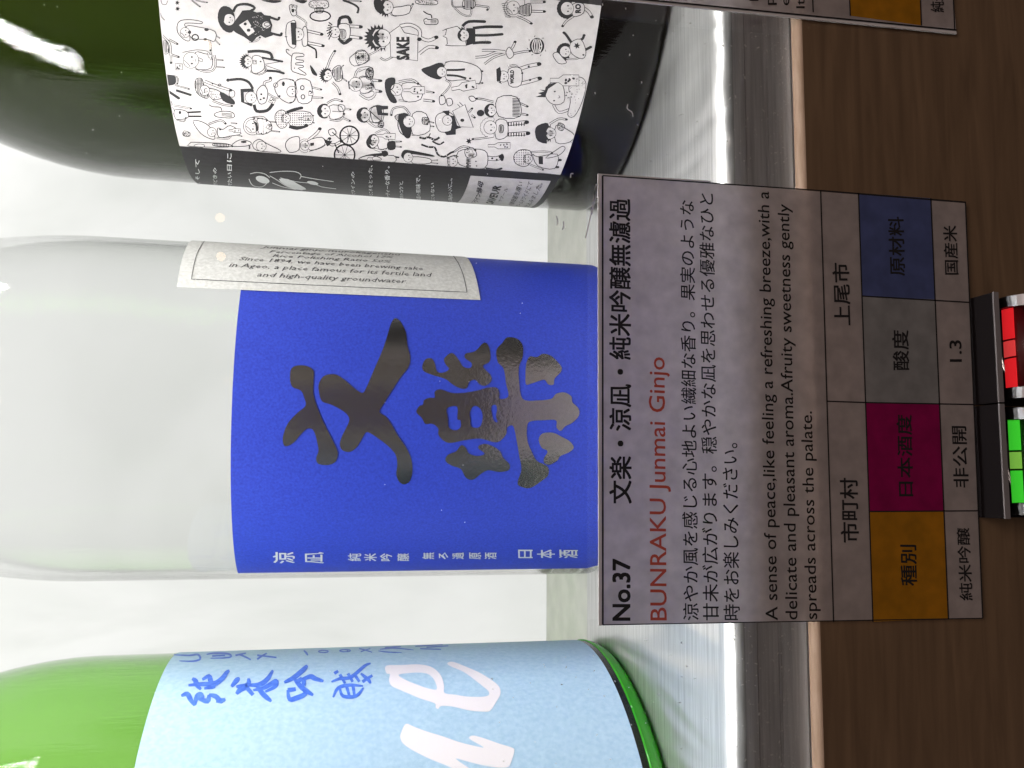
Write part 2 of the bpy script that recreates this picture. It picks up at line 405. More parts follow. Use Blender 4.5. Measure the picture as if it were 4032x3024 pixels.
# thick green heel of the left bottle with a bead at its upper edge, added for a white highlight
x_, nt_, p_ = M('green_heel_glass'); p_.inputs['Base Color'].default_value = (.035, .36, .012, 1); p_.inputs['Roughness'].default_value = .08
t_ = N(nt_, 'ShaderNodeBsdfTranslucent'); t_.inputs[0].default_value = (.05, .62, .02, 1); m_ = N(nt_, 'ShaderNodeMixShader'); m_.inputs[0].default_value = .5
nt_.links.new(p_.outputs[0], m_.inputs[1]); nt_.links.new(t_.outputs[0], m_.inputs[2]); nt_.links.new(m_.outputs[0], nt_.nodes['Material Output'].inputs[0])
hp = [(LR-.0035+.00355*sin(k*pi/16), .0035*(1-cos(k*pi/16))) for k in range(1, 9)]+[(LR+.00022, .0037), (LR+.00028, .0039), (LR+.00022, .0041), (LR+.00001, .0042)]
smooth(obj('thick_heel', lathe(hp, LX, LY, 160), bL, x_))
OFF = .00012; POFF = .00017

# ---- centre bottle: blue label
blue_m = noisy('blue_label_paper', (.013, .034, .40), (.026, .064, .58), (1, 1, 1), 1900, .55, .06, .30, .74, 6)
zt_ = cC.inv(913, 1600)[1]; sl = cC.inv(936, 2255)[0]; zb_ = cC.inv(2341, 2229)[1]
zb_ = cC.inv(2354, 2201)[1]-.0012; ch = .0026
sr = CR*math.radians(76)
lab = sheet(cC, [(sl, zt_), (sl, zb_+ch), (sl+ch, zb_), (sr-ch, zb_), (sr, zb_+ch), (sr, zt_)], OFF, 90, 'label', bC, blue_m)
T6 = lambda x, y: (600+x/1.0706, 800+y/1.0706)
e = Print(cC, T6)
A1 = [(550,985),(570,930),(610,885),(645,855),(640,820),(625,790),(590,775),(580,740),(585,700),(610,685),(650,687),(678,705),(680,740),(678,800),(695,860),(720,920),(750,980),(775,1030),(782,1060),(770,1090),(740,1103),(700,1098),(690,1075),(700,1045),(695,1010),(680,960),(655,950),(625,975),(600,1005),(575,1022),(555,1020)]
A2 = [(702,795),(702,760),(725,728),(770,722),(810,745),(845,775),(885,800),(905,770),(935,700),(970,620),(990,560),(1005,510),(1022,487),(1045,500),(1068,545),(1075,600),(1087,650),(1080,690),(1050,730),(1010,790),(975,845),(958,880),(985,900),(1010,935),(1035,980),(1070,1030),(1092,1080),(1096,1130),(1085,1170),(1060,1184),(1038,1170),(1028,1140),(1032,1100),(1025,1060),(995,1025),(950,990),(905,965),(885,990),(860,1030),(830,1048),(800,1040),(790,1015),(800,980),(820,940),(830,910),(815,885),(785,865),(750,848),(715,835)]
C1 = [(1137,690),(1150,660),(1175,655),(1190,675),(1200,710),(1225,715),(1250,700),(1235,680),(1230,655),(1262,632),(1290,660),(1310,690),(1340,695),(1345,675),(1318,655),(1320,635),(1360,625),(1395,590),(1415,600),(1425,640),(1420,670),(1395,685),(1400,700),(1425,725),(1428,750),(1405,770),(1380,765),(1360,745),(1335,755),(1325,780),(1300,782),(1265,765),(1240,745),(1215,735),(1180,725),(1145,710)]
C2 = [(1112,880),(1125,855),(1140,850),(1145,830),(1170,820),(1190,820),(1190,795),(1215,785),(1260,800),(1310,800),(1370,790),(1410,778),(1450,778),(1462,800),(1465,825),(1500,815),(1490,760),(1480,700),(1455,670),(1450,620),(1475,590),(1495,567),(1535,572),(1560,600),(1560,650),(1545,690),(1545,750),(1560,825),(1620,832),(1680,825),(1700,805),(1735,798),(1765,815),(1770,840),(1795,865),(1797,895),(1770,925),(1740,940),(1720,960),(1703,945),(1700,915),(1650,915),(1600,918),(1580,935),(1580,1000),(1600,1050),(1620,1085),(1665,1110),(1668,1145),(1640,1170),(1590,1200),(1545,1190),(1540,1170),(1555,1120),(1545,1060),(1535,1000),(1520,940),(1495,945),(1490,975),(1460,1005),(1430,1005),(1380,992),(1320,998),(1260,1010),(1230,1003),(1205,975),(1205,950),(1180,930),(1150,930),(1135,905)]
HO = [[(1240,870),(1255,858),(1285,860),(1285,910),(1298,915),(1298,945),(1275,957),(1250,945),(1245,905)],[(1338,880),(1355,855),(1380,865),(1392,900),(1380,942),(1345,942),(1340,910)],[(1430,855),(1448,852),(1452,870),(1448,900),(1455,922),(1440,918),(1430,885)]]
C3 = [(1575,680),(1590,648),(1620,650),(1645,636),(1680,645),(1720,685),(1722,710),(1695,740),(1690,765),(1668,765),(1650,745),(1600,760),(1575,765),(1572,730)]
C4 = [(1628,995),(1645,970),(1690,968),(1725,985),(1760,1005),(1775,1030),(1755,1050),(1720,1065),(1705,1085),(1675,1102),(1652,1095),(1650,1075),(1665,1045),(1640,1030)]
C5 = [(1235,1085),(1245,1060),(1280,1045),(1300,1020),(1320,1030),(1335,1055),(1370,1065),(1400,1055),(1375,1035),(1378,1020),(1410,1015),(1460,1040),(1480,1075),(1505,1100),(1500,1125),(1460,1132),(1415,1125),(1385,1140),(1350,1165),(1320,1155),(1300,1120),(1260,1105)]
for q in (A1, A2, C1, C3, C4, C5): e.poly(q, 0, (), 4)
e.poly(C2, 0, HO, 4)
smooth(e.build('brush_characters', lab, foil, POFF))
e = Print(cC, T6)
for chs, xs, y, h in (('涼凪', ((510, 600), (640, 722)), 1492, 46), ('純米吟醸', ((825, 880), (893, 945), (960, 1010), (1032, 1082)), 1490, 31),
                      ('無ろ過原酒', ((1138, 1187), (1203, 1248), (1264, 1312), (1333, 1385), (1400, 1450)), 1484, 27), ('日本酒', ((1538, 1602), (1622, 1695), (1712, 1792)), 1476, 34)):
    for c, (a, b) in zip(chs, xs): e.text(c, (b, y+h/2), (b, y-h/2), (a, y+h/2), True, .012, res=1)
e.build('small_lettering', lab, white_ink, POFF)

# white label over its right side
wl = noisy('white_label_paper', (.60, .60, .58), (.72, .72, .70), (1, 1, 1), 1200, .7, .05)
a0 = cC.inv(*T6(103, 358)); a1 = cC.inv(*T6(1382, 412)); s9 = CR*math.radians(108)
b0 = cC.inv(*T6(170, 158)); b1 = cC.inv(*T6(1328, 237))
k0 = (b0[1]-a0[1])/(b0[0]-a0[0]); k1 = (b1[1]-a1[1])/(b1[0]-a1[0])
wlab = sheet(cC, [a0, a1, (s9, a1[1]+k1*(s9-a1[0])), (s9, a0[1]+k0*(s9-a0[0]))], .00030, 50, 'back_label', bC, wl, label='white paper label wrapped round the side')
e = Print(cC, T6)
e.line([(222,160),(190,215),(175,270),(165,325)], 2.4); e.line([(165,325),(700,351),(1325,380)], 2.4, sm=0); e.line([(1325,380),(1312,315),(1290,260),(1268,228)], 2.4)
for tx, A, B, h in (('and high-quality groundwater.', (440,314),(1075,343),19), ('in Ageo, a place famous for its fertile land', (322,273),(1183,316),18),
                    ('Since 1894, we have been brewing sake', (365,246),(1142,288),15), ('Rice Polishing Ratio 50%', (505,232),(1012,257),12),
                    ('Percentage of Alcohol 17%', (492,214),(1020,238),10), ('Junmai ginjo murokagenshu', (455,194),(1048,226),8)):
    e.text(tx, A, B, (A[0]+1, A[1]-h), False, 0, .35, res=1)
e.build('fine_lettering', wlab, simple('grey_ink', (.06, .06, .065), .6), .00035)

# ---- left bottle: pale blue label
lb = noisy('pale_blue_label_paper', (.34, .50, .68), (.44, .60, .76), (1, 1, 1), 900, .6, .05, .3, .7, 7)
zt_ = cL.inv(535, 3000)[1]; zb_ = cL.inv(2502, 2924)[1]
_n = lb.node_tree; _t = N(_n, 'ShaderNodeBsdfTranslucent'); _t.inputs[0].default_value = (.5, .66, .8, 1); _m = N(_n, 'ShaderNodeMixShader'); _m.inputs[0].default_value = .10
_n.links.new(_n.nodes['Principled BSDF'].outputs[0], _m.inputs[1]); _n.links.new(_t.outputs[0], _m.inputs[2]); _n.links.new(_m.outputs[0], _n.nodes['Material Output'].inputs[0])
lab = sheet(cL, [(-.02, zt_), (-.02, zb_), (LR*math.radians(118), zb_), (LR*math.radians(118), zt_)], OFF, 90, 'label', bL, lb)
a_ = LR*math.radians(-100)
T3 = lambda x, y: (x/1.58, 2200+y/1.58)
T4 = lambda x, y: (1300+x/1.58, 2300+y/1.58)
e = Print(cL, T4)
e.poly([(347,512),(350,558),(372,565),(366,600),(380,635),(430,660),(500,690),(560,715),(650,745),(655,770),(672,780),(690,762),(760,765),(870,790),(970,797),(1000,785),(1030,740),(1058,690),(1055,650),(1030,620),(980,585),(920,550),(850,520),(780,492),(745,487),(728,500),(760,520),(830,550),(900,600),(950,640),(985,670),(985,695),(940,705),(850,703),(780,692),(712,682),(708,640),(700,600),(680,560),(640,525),(590,508),(530,503),(440,508)], 0,
       [[(425,568),(520,555),(600,560),(640,590),(658,625),(660,660),(600,650),(530,625),(470,600)]], 3)
e.poly([(470,873),(440,930),(437,965),(460,1000),(520,1040),(620,1090),(720,1130),(800,1165),(860,1195),(930,1230),(960,1200),(860,1144),(780,1088),(850,1105),(950,1130),(1050,1143),(1105,1140),(1125,1110),(1145,1040),(1130,1020),(1050,995),(950,960),(890,945),(865,955),(875,972),(955,1018),(900,1010),(800,985),(700,950),(600,920),(520,890)], 0, (), 3)
e.build('white_script', lab, simple('white_print', (.74, .70, .72), .55), POFF)
blue_ink = noisy('blue_ink', (.035, .11, .52), (.075, .19, .66), (1, 1, 1), 900, .5)
e = Print(cL, T3)
for q in ([(1128,858),(1165,845),(1185,880),(1212,918)],[(1212,915),(1225,862),(1250,848),(1265,872)],[(1230,870),(1290,890),(1300,850)],[(1300,850),(1340,860),(1370,885),(1402,878)],[(1255,880),(1300,895)],[(1345,885),(1385,892)],
          [(1172,792),(1240,785),(1330,782),(1380,752),(1410,712),(1428,700)],[(1195,750),(1215,762),(1225,790),(1250,818)],[(1258,757),(1300,735),(1312,770),(1330,798),(1270,812)],
          [(1440,800),(1475,758),(1492,755)],[(1470,800),(1540,790),(1547,748)],[(1470,845),(1500,815),(1540,810)],[(1520,790),(1575,852)],[(1545,790),(1610,788),(1660,757),(1698,698)],[(1575,822),(1640,808),(1700,775),(1718,768),(1710,800),(1650,832)],[(1600,800),(1640,850),(1688,892)],
          [(1768,774),(1830,742),(1890,692),(1912,667)],[(1830,750),(1880,808),(1948,853)],[(1790,820),(1802,878),(1850,868),(1898,845),(1888,822)],[(1790,822),(1840,815)],[(1850,770),(1880,748)],[(1870,760),(1930,737),(1960,750),(2012,766)],[(1890,760),(1890,795)]):
    e.line(q, 27, 0, 4, taper=True)
for q in ([(1080,602),(1180,606),(1230,600),(1245,628),(1200,642),(1115,640)],[(1285,600),(1330,592),(1420,596),(1430,618),(1310,624)],[(1320,609),(1400,606)],[(1465,605),(1530,592)],[(1490,600),(1560,633)],[(1600,605),(1720,619)],[(1600,630),(1660,592)],[(1890,575),(1905,590),(1915,605)]):
    e.line(q, 11, 0, 3, taper=True)
e.ring(2012, 581, 30, 7, 7); e.ring(2148, 576, 32, 7, 7)
e.T = T4
for q in ([(8,612),(60,592),(130,582),(215,512),(252,497)],[(60,565),(92,622)],[(110,560),(140,612)],[(150,565),(182,612)],[(18,708),(50,650),(120,632),(205,638)],[(60,650),(80,700),(160,700),(207,648)],[(102,640),(120,702)],[(142,640),(152,702)],[(190,560),(235,597),(252,622)],[(200,612),(262,572)],[(25,560),(50,545)]):
    e.line(q, 19, 0, 4, taper=True)
e.ring(85, 419, 26, 7, 6)
for q in ([(180,405),(260,428)],[(190,425),(250,405)],[(300,420),(370,428),(445,430)],[(310,410),(400,402),(520,414)],[(340,399),(440,392)],[(530,391),(700,380)],[(560,406),(690,410)],[(600,397),(735,388)]):
    e.line(q, 7, 0, 3, taper=True)
e.build('brush_lettering', lab, blue_ink, POFF)

# ---- right bottle: black and white label with doodles
black_paper = noisy('black_label_paper', (.010, .009, .011), (.016, .015, .018), (1, 1, 1), 700, .5)
white_paper = noisy('cream_label_paper', (.53, .50, .50), (.60, .57, .57), (1, 1, 1), 500, .65, .03)
TOP = cR.inv(622, 5)[1]; BOT = cR.inv(2366, 40)[1]
TOP = .5*(TOP+cR.inv(690, 480)[1]); BOT = .5*(BOT+cR.inv(2250, 560)[1])
b0 = cR.inv(688, 571)[0]; b1 = cR.inv(2209, 686)[0]; sb = .5*(b0+b1)
sL = -RR*math.radians(128); sR = cR.inv(2366, 22)[0]
lab = sheet(cR, [(sL, TOP), (sL, BOT), (RR*1.45, BOT), (RR*1.45, TOP)], OFF, 110, 'label', bR, black_paper)
sheet(cR, [(b0, TOP+.00004), (b1, BOT-.00004), (sR, BOT-.00004), (sR, TOP+.00004)], .00016, 80, 'white_panel', lab, white_paper)
st = [cR.inv(*q) for q in ((1853, 689), (2168, 710), (2084, 815), (1794, 797))]
sheet(cR, st, .0002, 20, 'white_sticker', lab, white_paper)
Z1 = lambda x, y: (550+x/1.952, y/1.952)
Z2 = lambda x, y: (1400+x/1.952, y/1.952)
D = Print(cR, Z1); D.k = 1.45
# layers: 0 outline ink, 1 paper, 2 ink, 3 paper, 4 ink
def INK(): D.mi = 0
def PAP(): D.mi = 1
def tube(pts, w=11, fill=False, lw=3.4, foot=True):
    INK(); D.line(pts, w, 0, 3)
    if not fill: PAP(); D.line(pts, max(w-2.7*lw, 2), 1, 3)
    if foot:
        INK(); x, y = pts[-1]; D.disc(x, y, w*.62, w*.5, 2, 8)
def blob(pts, fill='', lw=3.8, sm=3):
    if fill == 'b': INK(); D.poly(pts, 2, (), sm)
    else: PAP(); D.poly(pts, 1, (), sm); INK(); D.line(pts, lw, 2, sm, True)
    xs = [p[0] for p in pts]; ys = [p[1] for p in pts]
    def inside(x, y):
        c = False; n = len(pts)
        for i in range(n):
            (xa, ya), (xb, yb) = pts[i], pts[i-1]
            if (ya > y) != (yb > y) and x < (xb-xa)*(y-ya)/(yb-ya)+xa: c = not c
        return c
    if fill == 'd':
        for i in range(60):
            x, y = random.uniform(min(xs), max(xs)), random.uniform(min(ys), max(ys))
            if inside(x, y): D.disc(x, y, 3.4, 3, 3, 5)
    if fill == 's':
        x = min(xs)+8
        while x < max(xs)-4:
            yy = [y for y in range(int(min(ys)), int(max(ys))) if inside(x, y)]
            if yy: D.line([(x, min(yy)), (x, max(yy))], 4, 3, 0)
            x += 11
    if fill == 'c':
        x = min(xs)+8
        while x < max(xs)-4:
            y = min(ys)+8
            while y < max(ys)-4:
                if inside(x, y): D.disc(x, y, 5, 4.5, 3, 4, .78)
                y += 17
            x += 17
def head(x, y, r, style='', ang=0, smile=1):
    """face with the crown pointing picture-left; ang turns it"""
    ca, sa = cos(ang), sin(ang)
    def P(u, v): return (x-u*ca+v*sa, y-u*sa-v*ca)     # u towards the crown, v towards picture-top
    def arc(ru, rv, a, b, n=10): return [P(ru*cos(a+(b-a)*k/n), rv*sin(a+(b-a)*k/n)) for k in range(n+1)]
    INK()
    if 'L' in style: D.poly(arc(r*1.35, r*1.35, -1.7, 1.7)+[P(-r*1.5, r*1.3), P(-r*1.5, r*.8), P(0, r*.9), P(0, -r*.9), P(-r*1.5, -r*.8), P(-r*1.5, -r*1.3)], 0)
    if 'l' in style:
        q = arc(r*1.35, r*1.35, -1.7, 1.7)+[P(-r*1.7, r*1.2), P(-r*1.7, -r*1.2)]
        PAP(); D.poly(q, 0); INK(); D.line(q, 3, 1, 1, True)
    if 'B' in style: D.poly(arc(r*1.25, r*1.25, -2.0, 2.0), 0)
    if 'S' in style:
        n = 22; q = []
        for k in range(n+1):
            a = -1.7+3.4*k/n; rr = r*(1.18 if k % 2 else 1.62); q.append(P(rr*cos(a), rr*sin(a)))
        D.poly(q, 0)
    if 'A' in style:
        for k in range(13): 
            a = -1.9+3.8*k/12; c = P(r*1.2*cos(a), r*1.2*sin(a)); D.disc(c[0], c[1], r*.42, None, 0, 9)
    if 'a' in style:
        for k in range(11):
            a = -1.8+3.6*k/10; c = P(r*1.25*cos(a), r*1.25*sin(a)); INK(); D.disc(c[0], c[1], r*.36, None, 0, 9); PAP(); D.disc(c[0], c[1], r*.36-3, None, 1, 9)
    INK(); D.disc(x, y, r+1.9, (r+1.9)*1.03, 2, 18); PAP(); D.disc(x, y, r-1.9, (r-1.9)*1.03, 3, 18)
    INK()
    if any(c in style for c in 'LBS'):
        q = arc(r*1.04, r*1.04, -1.45, 1.45)+[P(r*.35, r*.75), P(r*.55, r*.35), P(r*.3, 0), P(r*.55, -r*.4), P(r*.3, -r*.8)]
        D.poly(q, 4)
    if 'f' in style or 'l' in style: D.line([P(r*.9, 0), P(r*.4, -r*.4), P(r*.1, -r*.85)], 3, 4)
    if 'h' in style:
        for k in range(7): D.line([P(r*1.0, r*(-.8+.27*k)), P(r*.45, r*(-.85+.28*k))], 3, 4, 0)
    if 'C' in style:
        q = arc(r*1.5, r*1.25, -1.5, 1.5)+[P(r*.35, r*1.2), P(r*.25, -r*1.2)]
        PAP(); D.poly(q, 4); INK(); D.line(q, 3, 5, 1, True); D.poly([P(r*.7, r*1.2), P(r*.4, r*1.25), P(r*.3, -r*1.25), P(r*.6, -r*1.2)], 5)
    if 'H' in style:
        q = arc(r*.5, r*1.8, -pi/2, pi/2); D.poly([P(r*.45, r*1.8)]+[P(r*.9, r*.9), P(r*1.6, r*.6), P(r*1.6, -r*.6), P(r*.9, -r*.9), P(r*.45, -r*1.8), P(r*.25, 0)], 5, (), 3)
    for v in (.42, -.42):
        c = P(-r*.12, r*v); D.disc(c[0], c[1], r*.16, r*.11, 5, 7)
    D.line([P(-r*.2, 0), P(-r*.38, r*.05)], 2.4, 5, 0); D.line([P(-r*.55, -r*.15), P(-r*.62, 0), P(-r*.55, r*.15)], 2.4, 5, 1)
def sakeb(x, y, l=70, w=22, ang=0, cup=False):
    ca, sa = cos(ang), sin(ang)
    P = lambda u, v: (x+u*ca-v*sa, y+u*sa+v*ca)
    q = [P(0, w/2), P(0, -w/2), P(l*.55, -w/2), P(l*.7, -w*.2), P(l, -w*.2), P(l, w*.2), P(l*.7, w*.2), P(l*.55, w/2)] if not cup else [P(0, w/2), P(0, -w/2), P(w*1.1, -w*.45), P(w*1.1, w*.45)]
    PAP(); D.poly(q, 3); INK(); D.line(q, 3, 4, 0, True)
    for _ in range(5): c = P(random.uniform(.12, .5)*l if not cup else random.uniform(.2, .9)*w, random.uniform(-.3, .3)*w); D.disc(c[0], c[1], w*.16, w*.11, 5, 5, random.random()*3)
def star(x, y, r):
    INK(); D.poly([(x+(r if k % 2 else r*.45)*cos(k*pi/6+.3), y+(r if k % 2 else r*.45)*sin(k*pi/6+.3)) for k in range(12)], 2)
# --- drawings of the first crop
star(290, 20, 20); star(292, 66, 20)
tube([(150, 90), (172, 130), (195, 155)], 9, foot=False); INK(); D.line([(165,0),(175,30),(205,32),(215,5)], 3)
tube([(400,0),(430,25),(465,50)], 10); tube([(430,0),(480,12),(520,18)], 10)
blob([(290,190),(320,155),(400,150),(480,165),(470,180),(390,175),(345,185),(380,250),(385,310),(340,300),(295,250)])
blob([(360,200),(450,205),(580,240),(575,315),(520,300),(400,290)]); head(350, 248, 38, 'f')
INK(); D.ring(428, 285, 24, 22, 10, 4); D.disc(515, 225, 18, 12, 4); D.disc(385, 245, 12, 14, 4); D.disc(505, 300, 15, 10, 4)
tube([(385,200),(480,240),(540,320),(545,385)], 14); tube([(575,265),(615,290)], 9); tube([(575,300),(615,340)], 9)
blob([(430,400),(500,410),(555,430),(550,520),(450,530),(430,500)]); head(395, 460, 60, 'f'); INK(); D.line([(330,400),(440,380),(530,392)], 3, 4); D.line([(455,440),(485,455),(480,470),(450,460)], 3, 4)
tube([(430,520),(490,545),(560,540),(585,490),(575,420)], 16, foot=False); tube([(580,455),(640,460)], 10); tube([(585,510),(650,515)], 10); sakeb(535, 400, 60, 30, 1.3)
# big dark-coated figure
INK(); blob([(603,100),(625,55),(665,45),(715,75),(735,150),(725,230),(690,250),(640,225),(605,165)], 'b', sm=2)
blob([(700,215),(740,150),(790,80),(850,75),(900,95),(935,90),(960,115),(1010,120),(1005,150),(1020,190),(1010,240),(1025,270),(965,290),(930,270),(900,285),(865,325),(800,280),(740,250)], 'b', sm=0); head(688, 150, 44, '', .2); INK(); D.poly([(640,70),(672,85),(655,130),(650,200),(690,235),(640,222),(612,160)], 5, (), 2)
tube([(720,90),(750,40),(830,32),(885,60),(840,90)], 20, True); tube([(1000,130),(1060,150),(1072,135)], 18, True); tube([(1000,250),(1080,270),(1090,255)], 18, True); tube([(840,320),(900,310),(925,285)], 14)
PAP(); D.poly([(765,190),(830,150),(885,240),(835,275)], 3); D.disc(975, 190, 32, 26, 3); star(820, 180, 14); star(830, 235, 15); INK(); D.disc(812, 182, 14, 13, 5, 5); D.disc(838, 230, 16, 14, 5, 5); D.disc(860, 205, 9, 9, 5, 5); D.ring(980, 185, 22, 14, 4, 5); D.ring(985, 215, 18, 10, 3, 5)
PAP(); 
for _ in range(26):
    x, y = random.uniform(860, 960), random.uniform(110, 260); D.line([(x, y), (x+random.uniform(-16, 16), y+random.uniform(-12, 12))], 1.6, 3, 0)
# capped figure
head(1215, 262, 48, ''); blob([(1130,190),(1160,165),(1200,170),(1200,355),(1150,350),(1125,280)]); INK(); D.poly([(1160,170),(1200,172),(1205,345),(1170,340)], 4, (), 0); D.line([(1115,280),(1135,280)], 4, 4, 0)
blob([(1255,215),(1285,215),(1290,340),(1250,340)]); tube([(1265,225),(1280,175),(1240,140),(1205,120)], 14, foot=False); sakeb(1165, 50, 60, 38, .2, True); blob([(1150,45),(1185,40),(1205,110),(1170,115)]); INK(); D.disc(1178, 80, 12, 16, 4, 6)
tube([(1265,330),(1330,365),(1355,385),(1358,440)], 12, True); tube([(1285,235),(1400,262)], 22); tube([(1285,325),(1410,350)], 22)
# dark short-haired figure
head(828, 470, 40, 'S'); tube([(830,395),(920,390),(1000,405),(1018,440)], 22, True); blob([(870,430),(940,440),(960,520),(900,560),(860,540)]); tube([(940,440),(1020,455),(1095,470)], 16, True); tube([(960,540),(1050,545),(1105,560)], 18, True); tube([(850,545),(920,570),(975,535),(930,470)], 12); sakeb(885, 460, 40, 26, 1.5, True); INK(); D.line([(965,490),(1090,470)], 3, 4); D.line([(970,500),(1085,540)], 3, 4)
# dog
blob([(1170,430),(1190,405),(1255,410),(1260,430),(1205,435),(1205,455),(1255,460),(1255,475),(1205,480),(1200,495),(1255,500),(1255,515),(1215,520),(1275,560),(1270,575),(1200,555),(1165,530)], sm=2); INK(); D.line([(1170,430),(1130,400),(1130,375),(1150,385)], 4, 4); D.disc(1190, 520, 4, 4, 5)
# left edge group
tube([(175,270),(230,330),(240,400),(242,480)], 18); blob([(178,320),(210,320),(225,400),(185,405)], 's'); tube([(225,300),(290,335)], 16); tube([(225,410),(300,435)], 16); sakeb(275, 510, 50, 50, 0, True)
blob([(200,580),(270,580),(275,640),(205,650)], 'b'); tube([(210,575),(290,590),(290,640)], 12); tube([(270,650),(380,680)], 12); tube([(210,690),(300,750)], 20, True); tube([(280,690),(390,725)], 18, True)
blob([(425,640),(440,600),(480,605),(500,680),(530,740),(500,750),(440,710)], 's'); head(500, 690, 38, 'f', .4); blob([(520,680),(600,690),(650,740),(560,760)], 'd'); tube([(500,620),(600,660),(700,690)], 22); blob([(620,700),(720,760),(725,800),(640,770)], 'b'); tube([(560,770),(640,800),(710,810)], 16); blob([(695,690),(730,700),(725,740),(690,735)])
INK(); D.ring(615, 650, 10, 8, 4, 4); D.disc(560, 640, 8, 6, 4, 5)
# flat-topped hair, one arm up
blob([(775,680),(870,675),(880,700),(800,705),(805,780),(870,795),(860,815),(780,780)], 'b', sm=0); head(855, 745, 44, ''); blob([(900,700),(950,650),(985,700),(970,780),(920,790)]); INK(); D.disc(935, 720, 9, 8, 4, 5); D.disc(955, 750, 10, 8, 4, 5); D.disc(930, 760, 9, 7, 4, 5)
tube([(870,680),(840,630),(780,605),(700,610)], 20, True); INK(); D.disc(680, 612, 16, 14, 4, 6); tube([(880,800),(900,850),(980,845),(1020,800)], 24, True); tube([(960,680),(960,630),(1005,615),(1005,595)], 20); tube([(985,715),(1050,750),(1075,735)], 14); sakeb(1000, 760, 50, 40, .5, True)
# bear hood
blob([(1040,660),(1080,610),(1150,605),(1200,640),(1200,740),(1160,790),(1090,760),(1050,710)]); head(1170, 700, 40, ''); blob([(1200,620),(1310,620),(1320,770),(1220,780)]); INK(); D.line([(1155,610),(1190,625),(1195,760),(1150,785)], 6, 4); D.ring(1045, 650, 17, 17, 3, 4); D.disc(1105, 640, 12, 20, 4, 6); D.ring(1250, 670, 14, 16, 4, 5); D.ring(1255, 740, 14, 16, 4, 5); tube([(1310,665),(1395,685)], 14); tube([(1315,745),(1405,748)], 14); tube([(1210,610),(1280,640),(1310,700)], 16); sakeb(1300, 715, 40, 30, 0, True)
# ponytail girl
INK(); blob([(1310,495),(1360,560),(1360,580),(1325,560)], 'b'); head(1440, 575, 40, 'BS', .3); tube([(1440,520),(1465,450),(1500,390)], 18); tube([(1480,630),(1520,670),(1540,720)], 18); blob([(1480,540),(1540,500),(1560,600),(1510,620)], 's'); tube([(1545,520),(1565,500)], 9); tube([(1550,590),(1590,620)], 10)
# cat
blob([(575,870),(640,850),(715,860),(720,900),(600,895)], ''); INK(); 
for y in (865, 875, 885): D.line([(630, y), (712, y+6)], 3, 4, 0)
D.line([(630,845),(620,820),(560,815),(535,800)], 6, 4); D.line([(578,868),(572,880),(590,888)], 3, 4)
# person lower-left
head(235, 850, 32, '', 0); blob([(270,840),(360,850),(370,900),(280,910)]); tube([(260,805),(340,820),(395,830)], 14); tube([(280,915),(340,930),(355,900)], 10); tube([(365,860),(465,855)], 12, True); tube([(370,890),(470,890)], 12, True); INK(); D.disc(310, 860, 10, 14, 4, 6); blob([(215,780),(240,770),(250,800),(235,810)]); tube([(240,910),(260,975)], 14); sakeb(338, 1015, 46, 30, .1, True); blob([(335,1010),(385,1015),(380,1042),(338,1038)], 'c')
# banana hair woman
blob([(410,930),(460,925),(530,960),(560,1010),(580,1060),(540,1060),(470,1020)]); head(555, 1010, 34, '', .4); tube([(530,950),(620,920),(660,945)], 16); tube([(590,1055),(680,1060),(700,1020),(620,990)], 14); blob([(600,980),(640,990),(700,960),(780,1020),(700,1040),(610,1050)]); sakeb(775, 1000, 90, 30, 3.2); tube([(700,940),(745,945)], 9); tube([(740,1030),(785,1042)], 9)
blob([(390,1120),(390,1095),(420,1088),(670,1100),(675,1125)]); INK(); D.ring(460, 1115, 40, 14, 3, 4); blob([(570,1098),(675,1103),(672,1122),(572,1115)], 's')
# headband woman
head(865, 965, 50, 'l'); INK(); D.poly([(870,920),(905,940),(915,990),(895,1010),(890,960)], 5); blob([(905,910),(1000,930),(1010,1000),(920,1025)]); tube([(860,905),(950,900),(1000,960)], 22); D.mi = 0
for x, y in ((880,905),(910,903),(945,908),(975,925),(900,1018),(935,1020),(975,1015)): D.disc(x, y, 7, 6, 5, 5)
tube([(1000,930),(1045,935)], 10); tube([(1005,1000),(1075,1008)], 10); sakeb(980, 960, 40, 34, .6, True)
# plaid coat
blob([(1045,870),(1090,840),(1130,870),(1130,960),(1080,980),(1045,930)], 'c'); head(1125, 905, 34, 'h'); blob([(1150,860),(1310,860),(1320,950),(1160,960)], 'c'); tube([(1130,860),(1180,840),(1245,825)], 22, True); tube([(1150,965),(1210,980),(1280,960)], 28, True); sakeb(1320, 905, 100, 34, 3.14); tube([(1310,880),(1335,885)], 9); tube([(1310,935),(1340,940)], 9)
# round bob figure
head(1420, 850, 46, 'B'); blob([(1460,810),(1550,815),(1560,890),(1465,910)]); tube([(1440,790),(1500,760),(1555,775)], 16); tube([(1460,915),(1540,920),(1570,870)], 16); tube([(1560,830),(1620,838)], 14); tube([(1555,900),(1615,925)], 14); blob([(1530,800),(1575,810),(1570,850),(1530,845)]); INK(); D.line([(1480,850),(1550,855)], 3, 4)
